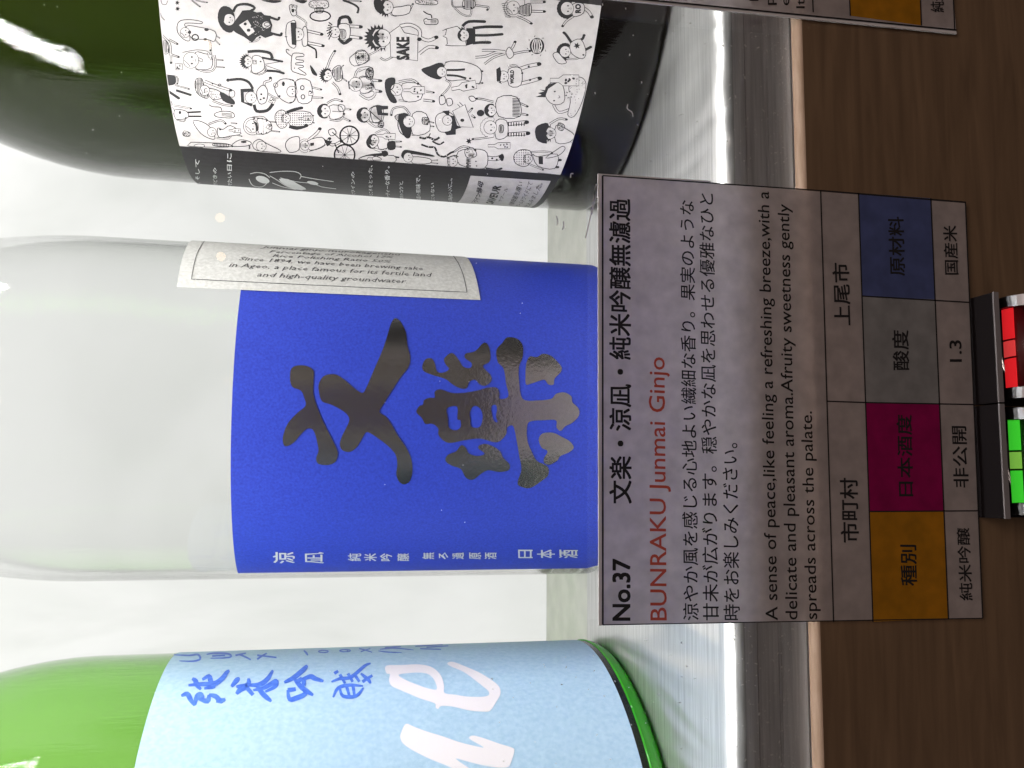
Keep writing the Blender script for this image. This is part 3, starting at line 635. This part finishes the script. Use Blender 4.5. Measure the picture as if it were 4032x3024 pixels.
# bicycle rider
for cx, cy, r in ((1612,1037,72), (1575,1185,78)):
    INK(); D.ring(cx, cy, r, r, 12, 4, 22)
    for k in range(10): D.line([(cx, cy), (cx+r*.92*cos(k*.63), cy+r*.92*sin(k*.63))], 2.2, 4, 0)
head(1270, 1115, 34, 'aA'*0+'a'); blob([(1120,1110),(1150,1060),(1220,1045),(1230,1090),(1220,1150),(1150,1165)]); head(1268, 1112, 34, ''); tube([(1300,1070),(1360,1020),(1385,985)], 24); tube([(1300,1150),(1400,1120),(1460,1060)], 22); tube([(1400,1060),(1480,1110),(1550,1080)], 22); blob([(1290,1080),(1400,1050),(1420,1110),(1310,1150)]); INK(); D.poly([(1310,1095),(1340,1090),(1340,1112),(1312,1118)], 4); D.poly([(1420,1070),(1480,1080),(1460,1110),(1440,1120)], 4); D.line([(1480,1010),(1600,1120),(1600,1037)], 6, 4, 0); D.line([(1500,1100),(1530,1170)], 8, 4, 0); blob([(1450,1000),(1490,985),(1510,1020),(1470,1040)])
# man on the lower edge
head(935, 1118, 38, ''); blob([(870,1100),(920,1065),(980,1100),(1080,1150),(1060,1165),(900,1150)]); INK()
for k in range(5): D.line([(850,1130+3*k-8),(838,1120+9*k-15)], 3, 4, 0)
blob([(705,1115),(770,1070),(850,1085),(850,1110),(780,1120)]); INK(); D.disc(800, 1085, 24, 9, 4, 7); D.disc(712, 1118, 8, 8, 4, 6)
# --- drawings of the second crop
D.T = Z2
head(240, 55, 50, 'S'); blob([(290,60),(350,50),(420,40),(410,100),(330,120),(280,110)]); blob([(470,0),(610,0),(620,35),(480,30)], 'd'); tube([(260,90),(300,120),(400,90),(440,30)], 14)
tube([(740,0),(750,50),(830,50)], 12); tube([(760,60),(820,110),(880,120),(890,60)], 14); blob([(830,0),(910,0),(910,60),(830,65)], 's'); tube([(920,40),(990,50),(1020,55),(1012,75)], 16)
blob([(525,150),(545,140),(560,150),(625,145),(625,185),(540,185),(528,170)]); INK(); D.line([(520,85),(550,105),(580,115),(585,140)], 8, 4); D.disc(540, 165, 3, 3, 5)
for y in (155, 165, 175): D.line([(575, y), (622, y)], 3, 4, 0)
# SAKE shirt man
head(205, 290, 66, 'S', -.1); blob([(262,250),(340,195),(375,250),(480,270),(475,465),(270,435)], sm=0); tube([(340,200),(420,190),(490,230),(490,300)], 30); tube([(500,290),(560,310),(620,285)], 28); tube([(490,410),(560,360),(625,365)], 26)
blob([(0,400),(70,385),(100,455),(20,495)], 'c'); tube([(80,430),(160,390),(215,340)], 14); tube([(190,440),(230,460),(290,430)], 16, foot=False); blob([(185,330),(220,325),(230,360),(200,370)])
INK(); D.text('SAKE', (408, 455), (408, 285), (318, 455), False, .045, lay=4)
# punk
blob([(665,235),(700,225),(690,265),(670,275),(700,290),(705,335),(690,345),(730,350),(850,350),(830,250),(780,200),(700,220)], sm=0); head(828, 270, 44, 'S'); blob([(850,215),(920,215),(920,330),(850,350)], 'b', sm=0); tube([(820,200),(870,165),(990,165)], 22, True); tube([(900,215),(1000,205),(1120,205)], 22, True); tube([(910,270),(1020,270),(1125,262)], 20, True); tube([(900,330),(960,325),(1030,325)], 22, True)
# woman top
head(1210, 60, 52, 'l'); INK()
for k in range(8): D.line([(1120+4*k,30+14*k),(1170+3*k,20+16*k)], 3, 4)
blob([(1240,60),(1290,40),(1345,30),(1340,120),(1250,100)], 's'); tube([(1340,15),(1450,15)], 20); tube([(1345,85),(1450,88)], 20); tube([(1240,125),(1300,150),(1350,180)], 18)
# RO boy
head(1625, 65, 50, 'A'); INK(); blob([(1670,30),(1750,30),(1750,100),(1670,125)]); D.text('RO', (1728, 98), (1728, 32), (1688, 98), False, .05, lay=4); tube([(1680,120),(1620,160),(1590,200)], 18); tube([(1750,60),(1790,90),(1815,130)], 26)
# acrobat
tube([(920,438),(1000,430),(1080,400),(1150,400),(1200,370),(1225,320)], 20); tube([(970,385),(1060,385),(1150,395)], 20, foot=False); tube([(990,490),(1060,440),(1150,410)], 18, foot=False); blob([(1155,400),(1180,360),(1215,410),(1200,440),(1175,445)]); tube([(1215,410),(1290,395),(1340,390)], 18)
INK(); D.disc(1393, 352, 56, 62, 2, 24); PAP()
for k in (-2, -1, 0, 1, 2): D.line([(1393+k*19*.55, 300), (1393+k*19, 352), (1393+k*19*.55, 404)], 8, 3, 4)
INK(); 
for a in (.4, 1.1, 2.0, 2.8, 3.7, 4.4, 5.3): D.line([(1393+70*cos(a), 352+72*sin(a)), (1393+80*cos(a+.15), 352+82*sin(a+.15))], 3, 3, 0)
# curly figure
head(1610, 395, 42, 'A'); blob([(1650,330),(1730,300),(1770,400),(1740,450),(1660,410)]); tube([(1660,330),(1620,270),(1600,250)], 20, True); tube([(1700,310),(1740,300),(1755,270)], 20, True); tube([(1750,390),(1805,360)], 20, True); tube([(1620,450),(1700,450),(1750,420)], 14); star(1700, 350, 28); blob([(1515,420),(1550,400),(1590,440),(1620,480),(1560,485)])
# tall striped hood
blob([(505,530),(570,505),(640,480),(680,500),(660,600),(600,600),(540,570)], 'b'); head(662, 550, 38, ''); blob([(690,480),(840,475),(960,530),(950,640),(840,610),(700,610)]); INK(); D.line([(700,535),(780,535),(840,530)], 16, 4); D.line([(700,575),(780,580),(850,600)], 16, 4); tube([(690,480),(790,475),(860,520),(880,600)], 16); sakeb(925, 645, 190, 66, 2.95); tube([(950,540),(975,545)], 12); tube([(940,640),(975,635)], 12); tube([(690,610),(730,640),(700,690),(660,730)], 14)
# boy in jeans
head(1135, 585, 42, 'h'); INK(); D.poly([(1080,530),(1110,510),(1120,560),(1110,620),(1125,645),(1085,620)], 4); blob([(1175,530),(1270,525),(1270,650),(1180,655)]); D.text('WORLD', (1215, 640), (1215, 538), (1188, 640), False, .05, lay=4); tube([(1255,530),(1330,505),(1410,490)], 30); tube([(1270,640),(1350,620),(1415,600)], 30); tube([(1170,510),(1230,500),(1280,560)], 14); INK(); D.disc(1330, 508, 9, 8, 5, 6); D.disc(1340, 612, 9, 8, 5, 6)
# small bald man on the seam
head(1, 645, 48, ''); tube([(20,545),(80,520),(110,540)], 18); blob([(85,530),(130,520),(130,590),(90,590)], 'd'); tube([(30,720),(90,755),(150,720),(120,640)], 18); blob([(30,590),(110,600),(120,690),(40,710)]); tube([(110,610),(185,618)], 22); tube([(120,690),(190,700)], 22); sakeb(75, 670, 55, 28, -.2)
# cap man with bottle
blob([(230,610),(300,595),(300,660),(275,690),(320,780),(270,780),(230,700)], 'b'); head(315, 685, 46, 'f'); INK(); D.ring(270, 640, 26, 44, 5, 5); tube([(330,625),(430,610),(480,640)], 18); blob([(360,640),(500,650),(500,760),(370,770)]); sakeb(530, 690, 160, 56, 3.14); tube([(540,700),(600,708)], 14); tube([(520,765),(600,775)], 20); tube([(330,765),(420,775),(480,740)], 14)
# hat woman
blob([(300,890),(360,870),(400,900),(340,930)], 's'); INK(); blob([(330,880),(400,870),(430,960),(420,1050),(380,1050),(340,970)], 'b'); head(410, 930, 44, ''); blob([(440,870),(540,870),(570,1000),(440,1030)]); D.line([(335,885),(325,960),(350,1020),(410,1050)], 7, 5); tube([(420,880),(370,820),(290,830),(275,880)], 16); tube([(430,1030),(520,1020),(550,950)], 16); blob([(515,900),(560,905),(555,950),(515,945)], 'd'); tube([(565,930),(600,940)], 10); tube([(565,965),(600,968)], 10)
# short-haired with bag (seam)
head(65, 880, 46, 'B'); blob([(110,830),(200,810),(210,920),(110,930)]); blob([(155,808),(250,810),(250,835),(200,840),(200,860),(250,865),(250,885),(170,880)], 'b', sm=0); tube([(90,930),(150,970),(200,960)], 14); blob([(180,930),(215,935),(210,975),(175,970)], 'd'); INK(); D.line([(110,850),(200,930)], 5, 5)
head(140, 1075, 40, 'B'); blob([(170,1040),(240,1050),(260,1120),(180,1140)]); blob([(245,1090),(300,1080),(305,1140),(250,1145)], 'b'); sakeb(305, 1045, 140, 46, 3.2); tube([(150,1140),(220,1150),(260,1090)], 14); tube([(300,1085),(350,1083)], 12); tube([(300,1120),(350,1125)], 12); tube([(150,1020),(220,990),(260,1020)], 14)
# big face
blob([(612,920),(640,870),(720,860),(760,900),(750,980),(700,1010),(640,1000)]); INK(); blob([(665,850),(720,845),(720,880),(760,890),(780,960),(815,975),(770,990),(770,1030),(700,1035),(680,1010),(730,1000),(740,950),(700,880)], 'b', sm=0); head(705, 920, 38, ''); blob([(745,850),(840,800),(905,975),(800,970)], sm=0); tube([(790,790),(840,850),(820,920)], 26); blob([(700,760),(735,755),(745,795),(710,810)]); blob([(645,740),(680,735),(690,785),(650,800)]); tube([(870,860),(895,830)], 16); tube([(890,880),(915,900)], 16)
# bun woman and striped leggings
head(1040, 845, 42, 'B'); INK(); D.disc(960, 865, 30, 26, 4, 9); blob([(1090,750),(1240,745),(1265,890),(1100,890)]); 
for y in range(755, 890, 11): D.line([(1205, y), (1262, y+2)], 4, 5, 0)
tube([(1060,780),(980,760),(930,755)], 16); blob([(870,745),(900,735),(925,765),(890,775)]); tube([(1262,790),(1320,815)], 16); tube([(1262,870),(1320,880)], 16)
head(1035, 975, 50, 'a'); blob([(1080,925),(1160,925),(1165,1040),(1080,1060)]); tube([(1165,950),(1315,935)], 30); tube([(1165,1030),(1325,1020)], 30); INK()
for x in range(1175, 1310, 20): D.line([(x, 936), (x, 964)], 7, 5, 0); D.line([(x, 1016), (x, 1044)], 7, 5, 0)
blob([(1105,960),(1135,962),(1133,1010),(1105,1012)], 's'); tube([(1060,1045),(960,1060),(900,1065)], 16); star(870, 1080, 26)
# seated spiky with cup
blob([(1480,650),(1560,620),(1600,680),(1600,780),(1520,800),(1460,740)]); INK(); blob([(1460,665),(1500,640),(1560,625),(1540,640),(1480,680),(1455,745),(1380,742),(1430,725),(1400,712),(1450,700),(1410,685),(1455,690)], 'b', sm=0); blob([(1640,640),(1720,590),(1770,640),(1740,780),(1680,890),(1630,880),(1650,780)], 'd'); D.disc(1530, 700, 8, 6, 5); D.disc(1525, 770, 8, 6, 5); D.line([(1560,730),(1570,745),(1555,750)], 3, 5); sakeb(1715, 615, 220, 84, 3.14); tube([(1520,800),(1560,860),(1640,840)], 22, foot=False); star(1640, 725, 34); PAP(); D.disc(1640, 725, 18, 20, 3)
# afro lower right
head(1490, 1020, 44, 'S'); INK(); blob([(1380,990),(1400,960),(1460,940),(1485,960),(1465,1050),(1470,1100),(1400,1080),(1380,1030)], 'b', sm=2); head(1502, 1020, 38, ''); blob([(1540,960),(1640,1000),(1680,1040),(1640,1090),(1540,1090)]); tube([(1490,950),(1560,910),(1620,915)], 18); blob([(1560,940),(1605,960),(1590,1000),(1555,985)], 'd')
tube([(1620,1060),(1665,1085)], 20, foot=False)
# leopard, snake, bottle
INK(); D.line([(490,1050),(530,1060),(560,1050),(610,1070),(645,1050)], 16, 4); D.line([(560,1050),(575,1020)], 8, 4); D.line([(590,1080),(640,1105),(680,1085)], 12, 4); D.line([(505,1105),(560,1125),(610,1130),(630,1180),(680,1200),(730,1170),(760,1160)], 14, 4)
PAP()
for x, y in ((510,1055),(545,1056),(580,1060),(600,1066),(560,1124),(600,1128),(622,1160),(650,1192),(700,1188),(650,1098)): D.disc(x, y, 4, 4, 5, 6)
sakeb(1188, 1115, 170, 48, 3.14)
# rows by the seam
blob([(350,1190),(370,1150),(420,1150),(590,1185),(590,1200),(440,1180),(380,1180),(370,1215)], 'b'); head(405, 1205, 36, ''); blob([(440,1200),(570,1215),(570,1250),(440,1250)]); tube([(570,1230),(630,1225)], 8); tube([(570,1245),(630,1252)], 8)
head(745, 1235, 40, 'h'); INK(); D.line([(700,1210),(760,1190),(790,1200)], 8, 4); blob([(790,1160),(920,1140),(1010,1170),(990,1290),(800,1260)]); blob([(840,1150),(900,1130),(930,1190),(860,1210)], 'd'); tube([(760,1160),(830,1120),(920,1150)], 16); tube([(1010,1210),(1080,1215),(1120,1200)], 36); INK(); D.disc(1050, 1212, 9, 8, 5, 6); D.disc(1085, 1222, 8, 8, 5, 6); D.disc(1125, 1205, 16, 30, 4, 8); D.text('MMW', (885, 1290), (885, 1215), (850, 1290), False, .04, lay=4); D.disc(925, 1235, 6, 5, 5); D.disc(930, 1270, 6, 5, 5)
blob([(1215,1200),(1240,1160),(1290,1145),(1350,1165),(1340,1250),(1290,1275),(1230,1250)], 'c'); head(1325, 1215, 34, 'h'); blob([(1360,1180),(1400,1200),(1550,1180),(1530,1290),(1400,1270)]); INK(); D.poly([(1405,1200),(1440,1198),(1440,1258),(1408,1255)], 4); tube([(1350,1165),(1450,1160),(1510,1170)], 14); blob([(1460,1210),(1540,1150),(1590,1120),(1610,1140),(1560,1190)]); tube([(1340,1260),(1440,1300)], 14); tube([(1540,1230),(1575,1225)], 18, True); tube([(1530,1280),(1555,1280)], 18, True)
tube([(40,1210),(110,1190),(200,1180)], 18, True); head(110, 1225, 22, ''); blob([(200,1160),(240,1155),(250,1185),(215,1200)], 'b'); blob([(140,1200),(290,1190),(300,1240),(150,1235)], ''); tube([(290,1200),(330,1205)], 12, True)
tube([(1000,1290),(1080,1300),(1120,1290)], 16, True); tube([(1400,1325),(1500,1335)], 10)
D.T = Z1
# upper centre pieces of the first crop
INK(); D.ring(1388, 122, 78, 38, 9, 4); blob([(1300,30),(1330,5),(1420,0),(1450,20),(1440,60),(1330,60)], 'd'); blob([(1350,60),(1410,60),(1405,95),(1355,95)], 's')
head(1500, 245, 42, ''); INK()
for k in range(7): D.line([(1480-8*(k%2), 190+k*10), (1435+6*abs(k-3), 170+k*22)], 5, 4, 0)
tube([(1530,205),(1540,140),(1600,130),(1620,170)], 26, True); tube([(1530,290),(1570,330),(1620,300)], 26, True); blob([(1530,190),(1610,190),(1610,290),(1540,300)]); tube([(1610,200),(1700,205)], 26); tube([(1615,280),(1700,290)], 26); blob([(1530,230),(1580,230),(1580,290),(1535,290)], 's')
head(1825, 290, 66, 'S'); tube([(1560,0),(1640,30),(1680,60),(1675,95)], 16, True); tube([(1600,0),(1700,10)], 12); INK(); blob([(1800,0),(1854,0),(1854,100),(1810,70)], 'b'); blob([(935,0),(1080,0),(1080,15),(1020,22)], 'b'); blob([(1190,0),(1285,0),(1270,22),(1240,24)], 'b')
blob([(1615,440),(1720,385),(1765,460),(1650,505)], ''); star(1680, 440, 24); star(1715, 430, 20)
tube([(1650,600),(1680,530),(1770,515)], 18, foot=False); head(1660, 645, 52, 'f'); INK(); D.line([(1605,620),(1612,680)], 9, 5); blob([(1740,540),(1790,520),(1790,600),(1745,600)], 'd'); blob([(1690,600),(1780,600),(1790,690),(1700,710)]); tube([(1690,720),(1760,760),(1810,720),(1790,650)], 18); tube([(1780,610),(1854,618)], 20); tube([(1785,690),(1854,700)], 20); sakeb(1745, 670, 50, 26, -.2)
head(1725, 880, 48, 'B'); blob([(1780,830),(1854,820),(1854,930),(1790,930)]); tube([(1760,930),(1810,970),(1854,960)], 14)
head(1790, 1090, 40, 'B'); tube([(1800,1140),(1854,1160)], 14, foot=False)
blob([(1690,1210),(1760,1190),(1830,1200),(1854,1225),(1700,1220)]); 
D.build('drawings', lab, [ink, white_paper], .00019, .0016, clip=(((0, TOP-.0001), (0, 1)), ((0, BOT+.0001), (0, -1)), ((b0+.0001, TOP), (-(TOP-BOT), -(b1-b0)))))
# white print on the black band
e = Print(cR, Z1)
for tx, x, ya, yb, h in (('味、そして', 468, 1425, 1222, 34), ('ときどきの', 600, 1425, 1285, 32), ('めでたい日に', 715, 1445, 1175, 36), ('塩とワインの', 1660, 1500, 1315, 30), ('よいところをとった、', 1795, 1510, 1265, 30)):
    e.text(tx, (x, ya), (x-6, yb), (x-h, ya), True, .008, res=1)
e.T = Z2
for tx, x, ya, yb, h in (('フルーティーな香り。', 268, 1520, 1272, 34), ('果実のコクと', 372, 1520, 1385, 30), ('日本酒の風味で、', 505, 1535, 1340, 34), ('どこにもない', 612, 1545, 1400, 28), ('深い味わいに。', 750, 1550, 1360, 34)):
    e.text(tx, (x, ya), (x-6, yb), (x-h, ya), True, .008, res=1)
e.T = Z1
e.mi = 0
for q in ([(850,1330),(900,1320),(960,1330),(1000,1360)],[(840,1370),(870,1420),(940,1430),(980,1400)],[(1000,1320),(1100,1310),(1200,1315),(1240,1340),(1230,1370)],[(1000,1345),(1060,1380),(1140,1430),(1250,1455)],[(1240,1350),(1350,1370),(1490,1390)],[(1330,1400),(1400,1430),(1510,1445)],[(1080,1360),(1200,1390),(1300,1400)],[(1020,1400),(1100,1430),(1200,1450)]):
    e.line(q, 5, 0, 3)
e.disc(945, 1375, 55, 26, 0, 14, .3); e.poly([(1070,1370),(1140,1370),(1240,1420),(1280,1450),(1200,1450),(1110,1410)], 0, (), 2); e.disc(1330, 1400, 45, 14, 0, 10, .2)
e.build('white_lettering', lab, white_ink, .00021)
e = Print(cR, Z2)
e.text('ワイン酵母', (945, 1552), (985, 1395), (905, 1545), True, .01, res=1); e.line([(890,1552),(978,1392)], 3, 0, 0)
e.text('SAVEUR', (1055, 1560), (1120, 1425), (1000, 1553), False, .03, res=1); e.text('サブール', (1120, 1545), (1175, 1440), (1092, 1540), True, .0, res=1)
e.text('の酵母菌を用い', (1205, 1575), (1290, 1400), (1168, 1568), True, 0, res=1); e.text('ワールドワイドにて', (1265, 1580), (1365, 1405), (1228, 1573), True, 0, res=1); e.text('仕込みました。', (1325, 1585), (1440, 1405), (1290, 1578), True, 0, res=1)
e.build('sticker_lettering', lab, ink, .00025)

# ------------------------------------------------------------------ the description cards
YC = .1466
plC = Pln(YC)
paper_m = card_mat('card_paper', (.88, .82, .82)); red_ink = simple('red_ink', (.60, .10, .06), .5)
def quad(px, off=0, thick=0, **kw): return sheet(plC, [plC.inv(*p) for p in px], off, 1, thick=thick, **kw)
cells = {'orange': card_mat('orange_print', (.85, .42, .03)), 'magenta': card_mat('magenta_print', (.62, .015, .22)), 'grey': card_mat('grey_print', (.58, .60, .61)), 'blue': card_mat('blue_print', (.20, .26, .58))}
sleeve_m = simple('plastic_sleeve', (.75, .75, .77), .25)
def card(corner_px, label, cellq, lines, texts, red, sleeve):
    c0 = plC.inv(*corner_px[1])
    root = thing('description_card', (c0[0], YC, c0[1]), label, 'card')
    quad(corner_px, 0, 0, name='paper_sheet', parent=root, mat=paper_m)
    for name, q in cellq: quad(q, .00004+.0003*0, name='colour_cell', parent=root, mat=cells[name], label=name+' table cell')
    e = Print(plC)
    for p, q, w in lines: e.line([p, q], w, 0, 0)
    e.build('ruled_lines', root, ink, .00010)
    e = Print(plC)
    for tx, A, B, t, cjk, bold in texts: e.text(tx, A, B, (t, A[1]), cjk, bold, res=3)
    e.build('black_lettering', root, ink, .00011, kind='stuff')
    if red:
        e = Print(plC)
        for tx, A, B, t, cjk, bold in red: e.text(tx, A, B, (t, A[1]), cjk, bold, res=3)
        e.build('red_lettering', root, red_ink, .00011)
    for q in sleeve: quad(q, -.00002, .0004, name='sleeve_edge', parent=root, mat=sleeve_m)
    return root
K = [(2363,691),(2366,2463),(3869,2436),(3801,796)]
card([K[0], K[1], K[2], K[3]], 'white card with red title and coloured table cells below the blue-labelled bottle',
     [('orange', [(3424,2014),(3436,2448),(3733,2436),(3718,2013)]), ('magenta', [(3405,1585),(3424,2014),(3718,2013),(3699,1589)]), ('grey', [(3395,1166),(3405,1585),(3699,1589),(3681,1179)]), ('blue', [(3379,760),(3395,1166),(3681,1179),(3664,781)])],
     [((2372,692),(2373,2460),7),((2372,692),(3230,751),5),((3230,751),(3801,797),6),((2373,2460),(3868,2434),4),((3230,749),(3281,2449),5),((3379,760),(3436,2448),5),((3664,781),(3733,2436),5),((3800,797),(3868,2434),5),
      ((3257,1580),(3404,1585),5),((3395,1166),(3816,1191),5),((3405,1585),(3834,1593),5),((3424,2014),(3855,2011),5)],
     [('No.37',(2479,2442),(2479,2202),2411,False,.022),('文楽・涼凪・純米吟醸無濾過',(2485,1982),(2480,786),2400,True,.016),
      ('涼やか風を感じる心地よい繊細な香り。果実のような',(2750,2442),(2732,793),2689,True,.006),('甘未が広がります。穏やかな凪を思わせる優雅なひと',(2829,2442),(2809,765),2767,True,.006),('時をお楽しみください。',(2912,2441),(2903,1745),2848,True,.006),
      ('A sense of peace,like feeling a refreshing breeze,with a',(3061,2442),(3026,756),3013,False,.004),('delicate and pleasant aroma.Afruity sweetness gently',(3139,2439),(3105,807),3091,False,.004),('spreads across the palate.',(3216,2438),(3195,1620),3170,False,.004),
      ('市町村',(3380,2135),(3374,1883),3311,True,.012),('上尾市',(3349,1280),(3340,1037),3284,True,.012),('種別',(3609,2305),(3605,2146),3546,True,.012),('日本酒度',(3594,1953),(3587,1634),3535,True,.012),('酸度',(3578,1457),(3574,1301),3515,True,.012),('原材料',(3562,1085),(3555,855),3502,True,.012),
      ('純米吟醸',(3829,2363),(3815,2079),3778,True,.01),('非公開',(3813,1919),(3802,1679),3754,True,.01),('1.3',(3785,1424),(3783,1341),3738,False,.01),('国産米',(3772,1081),(3765,889),3718,True,.01)],
     [('BUNRAKU Junmai Ginjo',(2624,2442),(2615,1409),2559,False,.004)],
     [[(2355,683),(2358,2463),(2366,2463),(2363,691)],[(2355,683),(2363,691),(2800,715),(2800,712)]])
card([(2361,-900),(2361,-17),(3765,120),(3700,-700)], 'partly seen description card with an orange cell at the right edge of the shelf',
     [('orange', [(3330,-300),(3347,62),(3627,100),(3610,-250)])],
     [((2361,-18),(3765,119),6),((3201,49),(3185,-300),5),((3347,63),(3331,-300),5),((3627,101),(3611,-300),5),((3758,120),(3740,-300),5)],
     [('N',(2985,4),(2984,-32),2950,False,.004),('pleasant fruity sake',(3046,20),(3022,-600),3010,False,.004),('enjoyed well chilled',(3107,22),(3083,-600),3072,False,.004),('It goes with fish dishes',(3167,33),(3143,-600),3133,False,.006),('純米酒',(3716,48),(3712,-80),3664,True,.01)],
     None, [[(2361,-17),(2361,-8),(3768,133),(3765,120)]])

# ------------------------------------------------------------------ lit call tubes under the card
def tube_x(x0, x1, y, z, r, a0=0, a1=2*pi, n=28, cap=True):
    bm = BM(); full = abs(a1-a0-2*pi) < 1e-6; m = n if full else n+1
    R = [[bm.verts.new((x, y+r*cos(a0+(a1-a0)*k/n), z+r*sin(a0+(a1-a0)*k/n))) for k in range(m)] for x in (x0, x1)]
    for k in range(n): bm.faces.new((R[0][k], R[1][k], R[1][(k+1) % m], R[0][(k+1) % m]))
    if full and cap: bm.faces.new(R[0][::-1]); bm.faces.new(R[1])
    bmesh.ops.recalc_face_normals(bm, faces=bm.faces)
    return bm
blackp = simple('black_plastic', (.008, .006, .007), .6, 0, Specular_IOR_Level=.15); chrome = simple('cap_chrome', (.22, .22, .23), .32, 1); rimm = simple('pale_grey_edge', (.24, .23, .24), .4)
clear = glass('clear_tube', (1, 1, 1), 1.12)
YT, ZT, RT = .1412, -.0585, .0047
def indicator(xa, xb, colname, dark, lit, mid, label, splits):
    # xa > xb in picture terms: xa left end, xb right end in metres
    root = thing('indicator_lamp', ((xa+xb)/2, .1475, -.062), label, 'indicator lamp')
    hz = -.0508
    bm = BM(); box(bm, (xa, .1409, hz-.0009), (xb, .1474, hz)); obj('hood', bm, root, blackp)
    bm = BM(); box(bm, (xa, .1405, hz-.0010), (xb, .14088, hz+.0001)); obj('hood_edge', bm, root, rimm)  # paler grey strip along the hood's front edge
    bm = BM(); box(bm, (xa, .1462, -.072), (xb, .1474, hz-.00092)); obj('back_plate', bm, root, blackp)
    L = xb-xa; e0, e1 = xa+L*.035, xb-L*.035; c = L*.10
    smooth(obj('inner_tube', tube_x(e0+c*.9, e1-c*.9, YT, ZT, RT*.80), root, simple(colname+'_core', dark, .35)))
    xs = [e0+c+(e1-e0-2*c)*s for s in (0, splits[0], splits[1], 1)]
    for i in range(3):
        o = obj('lit_segment', tube_x(xs[i]+.00018, xs[i+1]-.00018, YT, ZT, RT*.86, math.radians(60), math.radians(106), 8), root, mid if i == 1 else lit)
        smooth(o)
    smooth(obj('glass_sleeve', tube_x(e0+c*.8, e1-c*.8, YT, ZT, RT), root, clear))
    for a, b in ((e0, e0+c), (e1-c, e1)): 
        o = obj('end_cap', tube_x(a, b, YT, ZT, RT*1.08, n=36), root, chrome)
def xat(py, px=3925): return atY(px, py, .1409).x
rl, rm = emis('red_light', (1, .022, .03), .55), emis('red_light_pale', (1, .07, .07), .48)
gl, gm_ = emis('green_light', (.06, .80, .04), .55), emis('yellow_green_light', (.25, .62, .08), .55)
indicator(xat(1583), xat(1152), 'red', (.10, .004, .006), rl, rm, 'red glowing indicator tube under a black hood below the card', (.38, .60))
indicator(xat(2043), xat(1590), 'green', (.006, .03, .006), gl, gm_, 'green glowing indicator tube under a black hood, left of the red one', (.40, .62))

# ------------------------------------------------------------------ dust and hairs on the pane
dm = simple('dust', (.9, .9, .88), .8)
_t = N(dm.node_tree, 'ShaderNodeBsdfTranslucent'); _t.inputs[0].default_value = (.95, .95, .93, 1); _m = N(dm.node_tree, 'ShaderNodeMixShader')
dm.node_tree.links.new(dm.node_tree.nodes['Principled BSDF'].outputs[0], _m.inputs[1]); dm.node_tree.links.new(_t.outputs[0], _m.inputs[2]); dm.node_tree.links.new(_m.outputs[0], dm.node_tree.nodes['Material Output'].inputs[0])
pd = Pln(.14975)
e = Print(pd)
def fleck(x, y, l, w=2.2):
    a = random.uniform(0, 2*pi); k = random.uniform(-1.6, 1.6); P = [(x, y)]
    for i in range(4): a += k*.4; P.append((P[-1][0]+cos(a)*l/4, P[-1][1]+sin(a)*l/4))
    e.line(P, w*1.7, 0, 2)
for _ in range(150):
    y = random.choice([random.uniform(20, 690), random.uniform(2470, 3020)]); x = random.uniform(2850, 3105)+.02*(y-1500)*.6
    fleck(x, y, random.choice([4, 5, 7, 12]), random.uniform(1.5, 3.0))
for _ in range(70): fleck(random.uniform(1900, 2800), random.choice([random.uniform(20, 690), random.uniform(2500, 3020)]), random.choice([4, 5, 8]), 1.8)
for _ in range(60): fleck(random.uniform(20, 2300), random.uniform(10, 3010), random.choice([3, 4]), 1.6)
for q in ([(2190,850),(2196,870),(2192,885)],[(2218,872),(2220,890),(2214,905)],[(2347,725),(2330,830),(2305,938)],[(2344,735),(2338,800),(2330,845)],[(2247,700),(2248,685),(2258,684)],[(2472,410),(2470,428),(2488,442),(2492,460)],[(2226,895),(2228,893)],[(2358,700),(2350,780)]):
    e.line(q, 4, 0, 3)
for _ in range(120):      # fine dust veil near the ledge
    y = random.choice([random.uniform(20, 690), random.uniform(2470, 3020)]); fleck(3080+random.gauss(0, 26)+.02*(y-1500)*.7, y, 4, 1.3)
e.build('dust', None, dm, .00002, kind='stuff', label='white dust flecks and hairs on the glass pane', cat='dust')
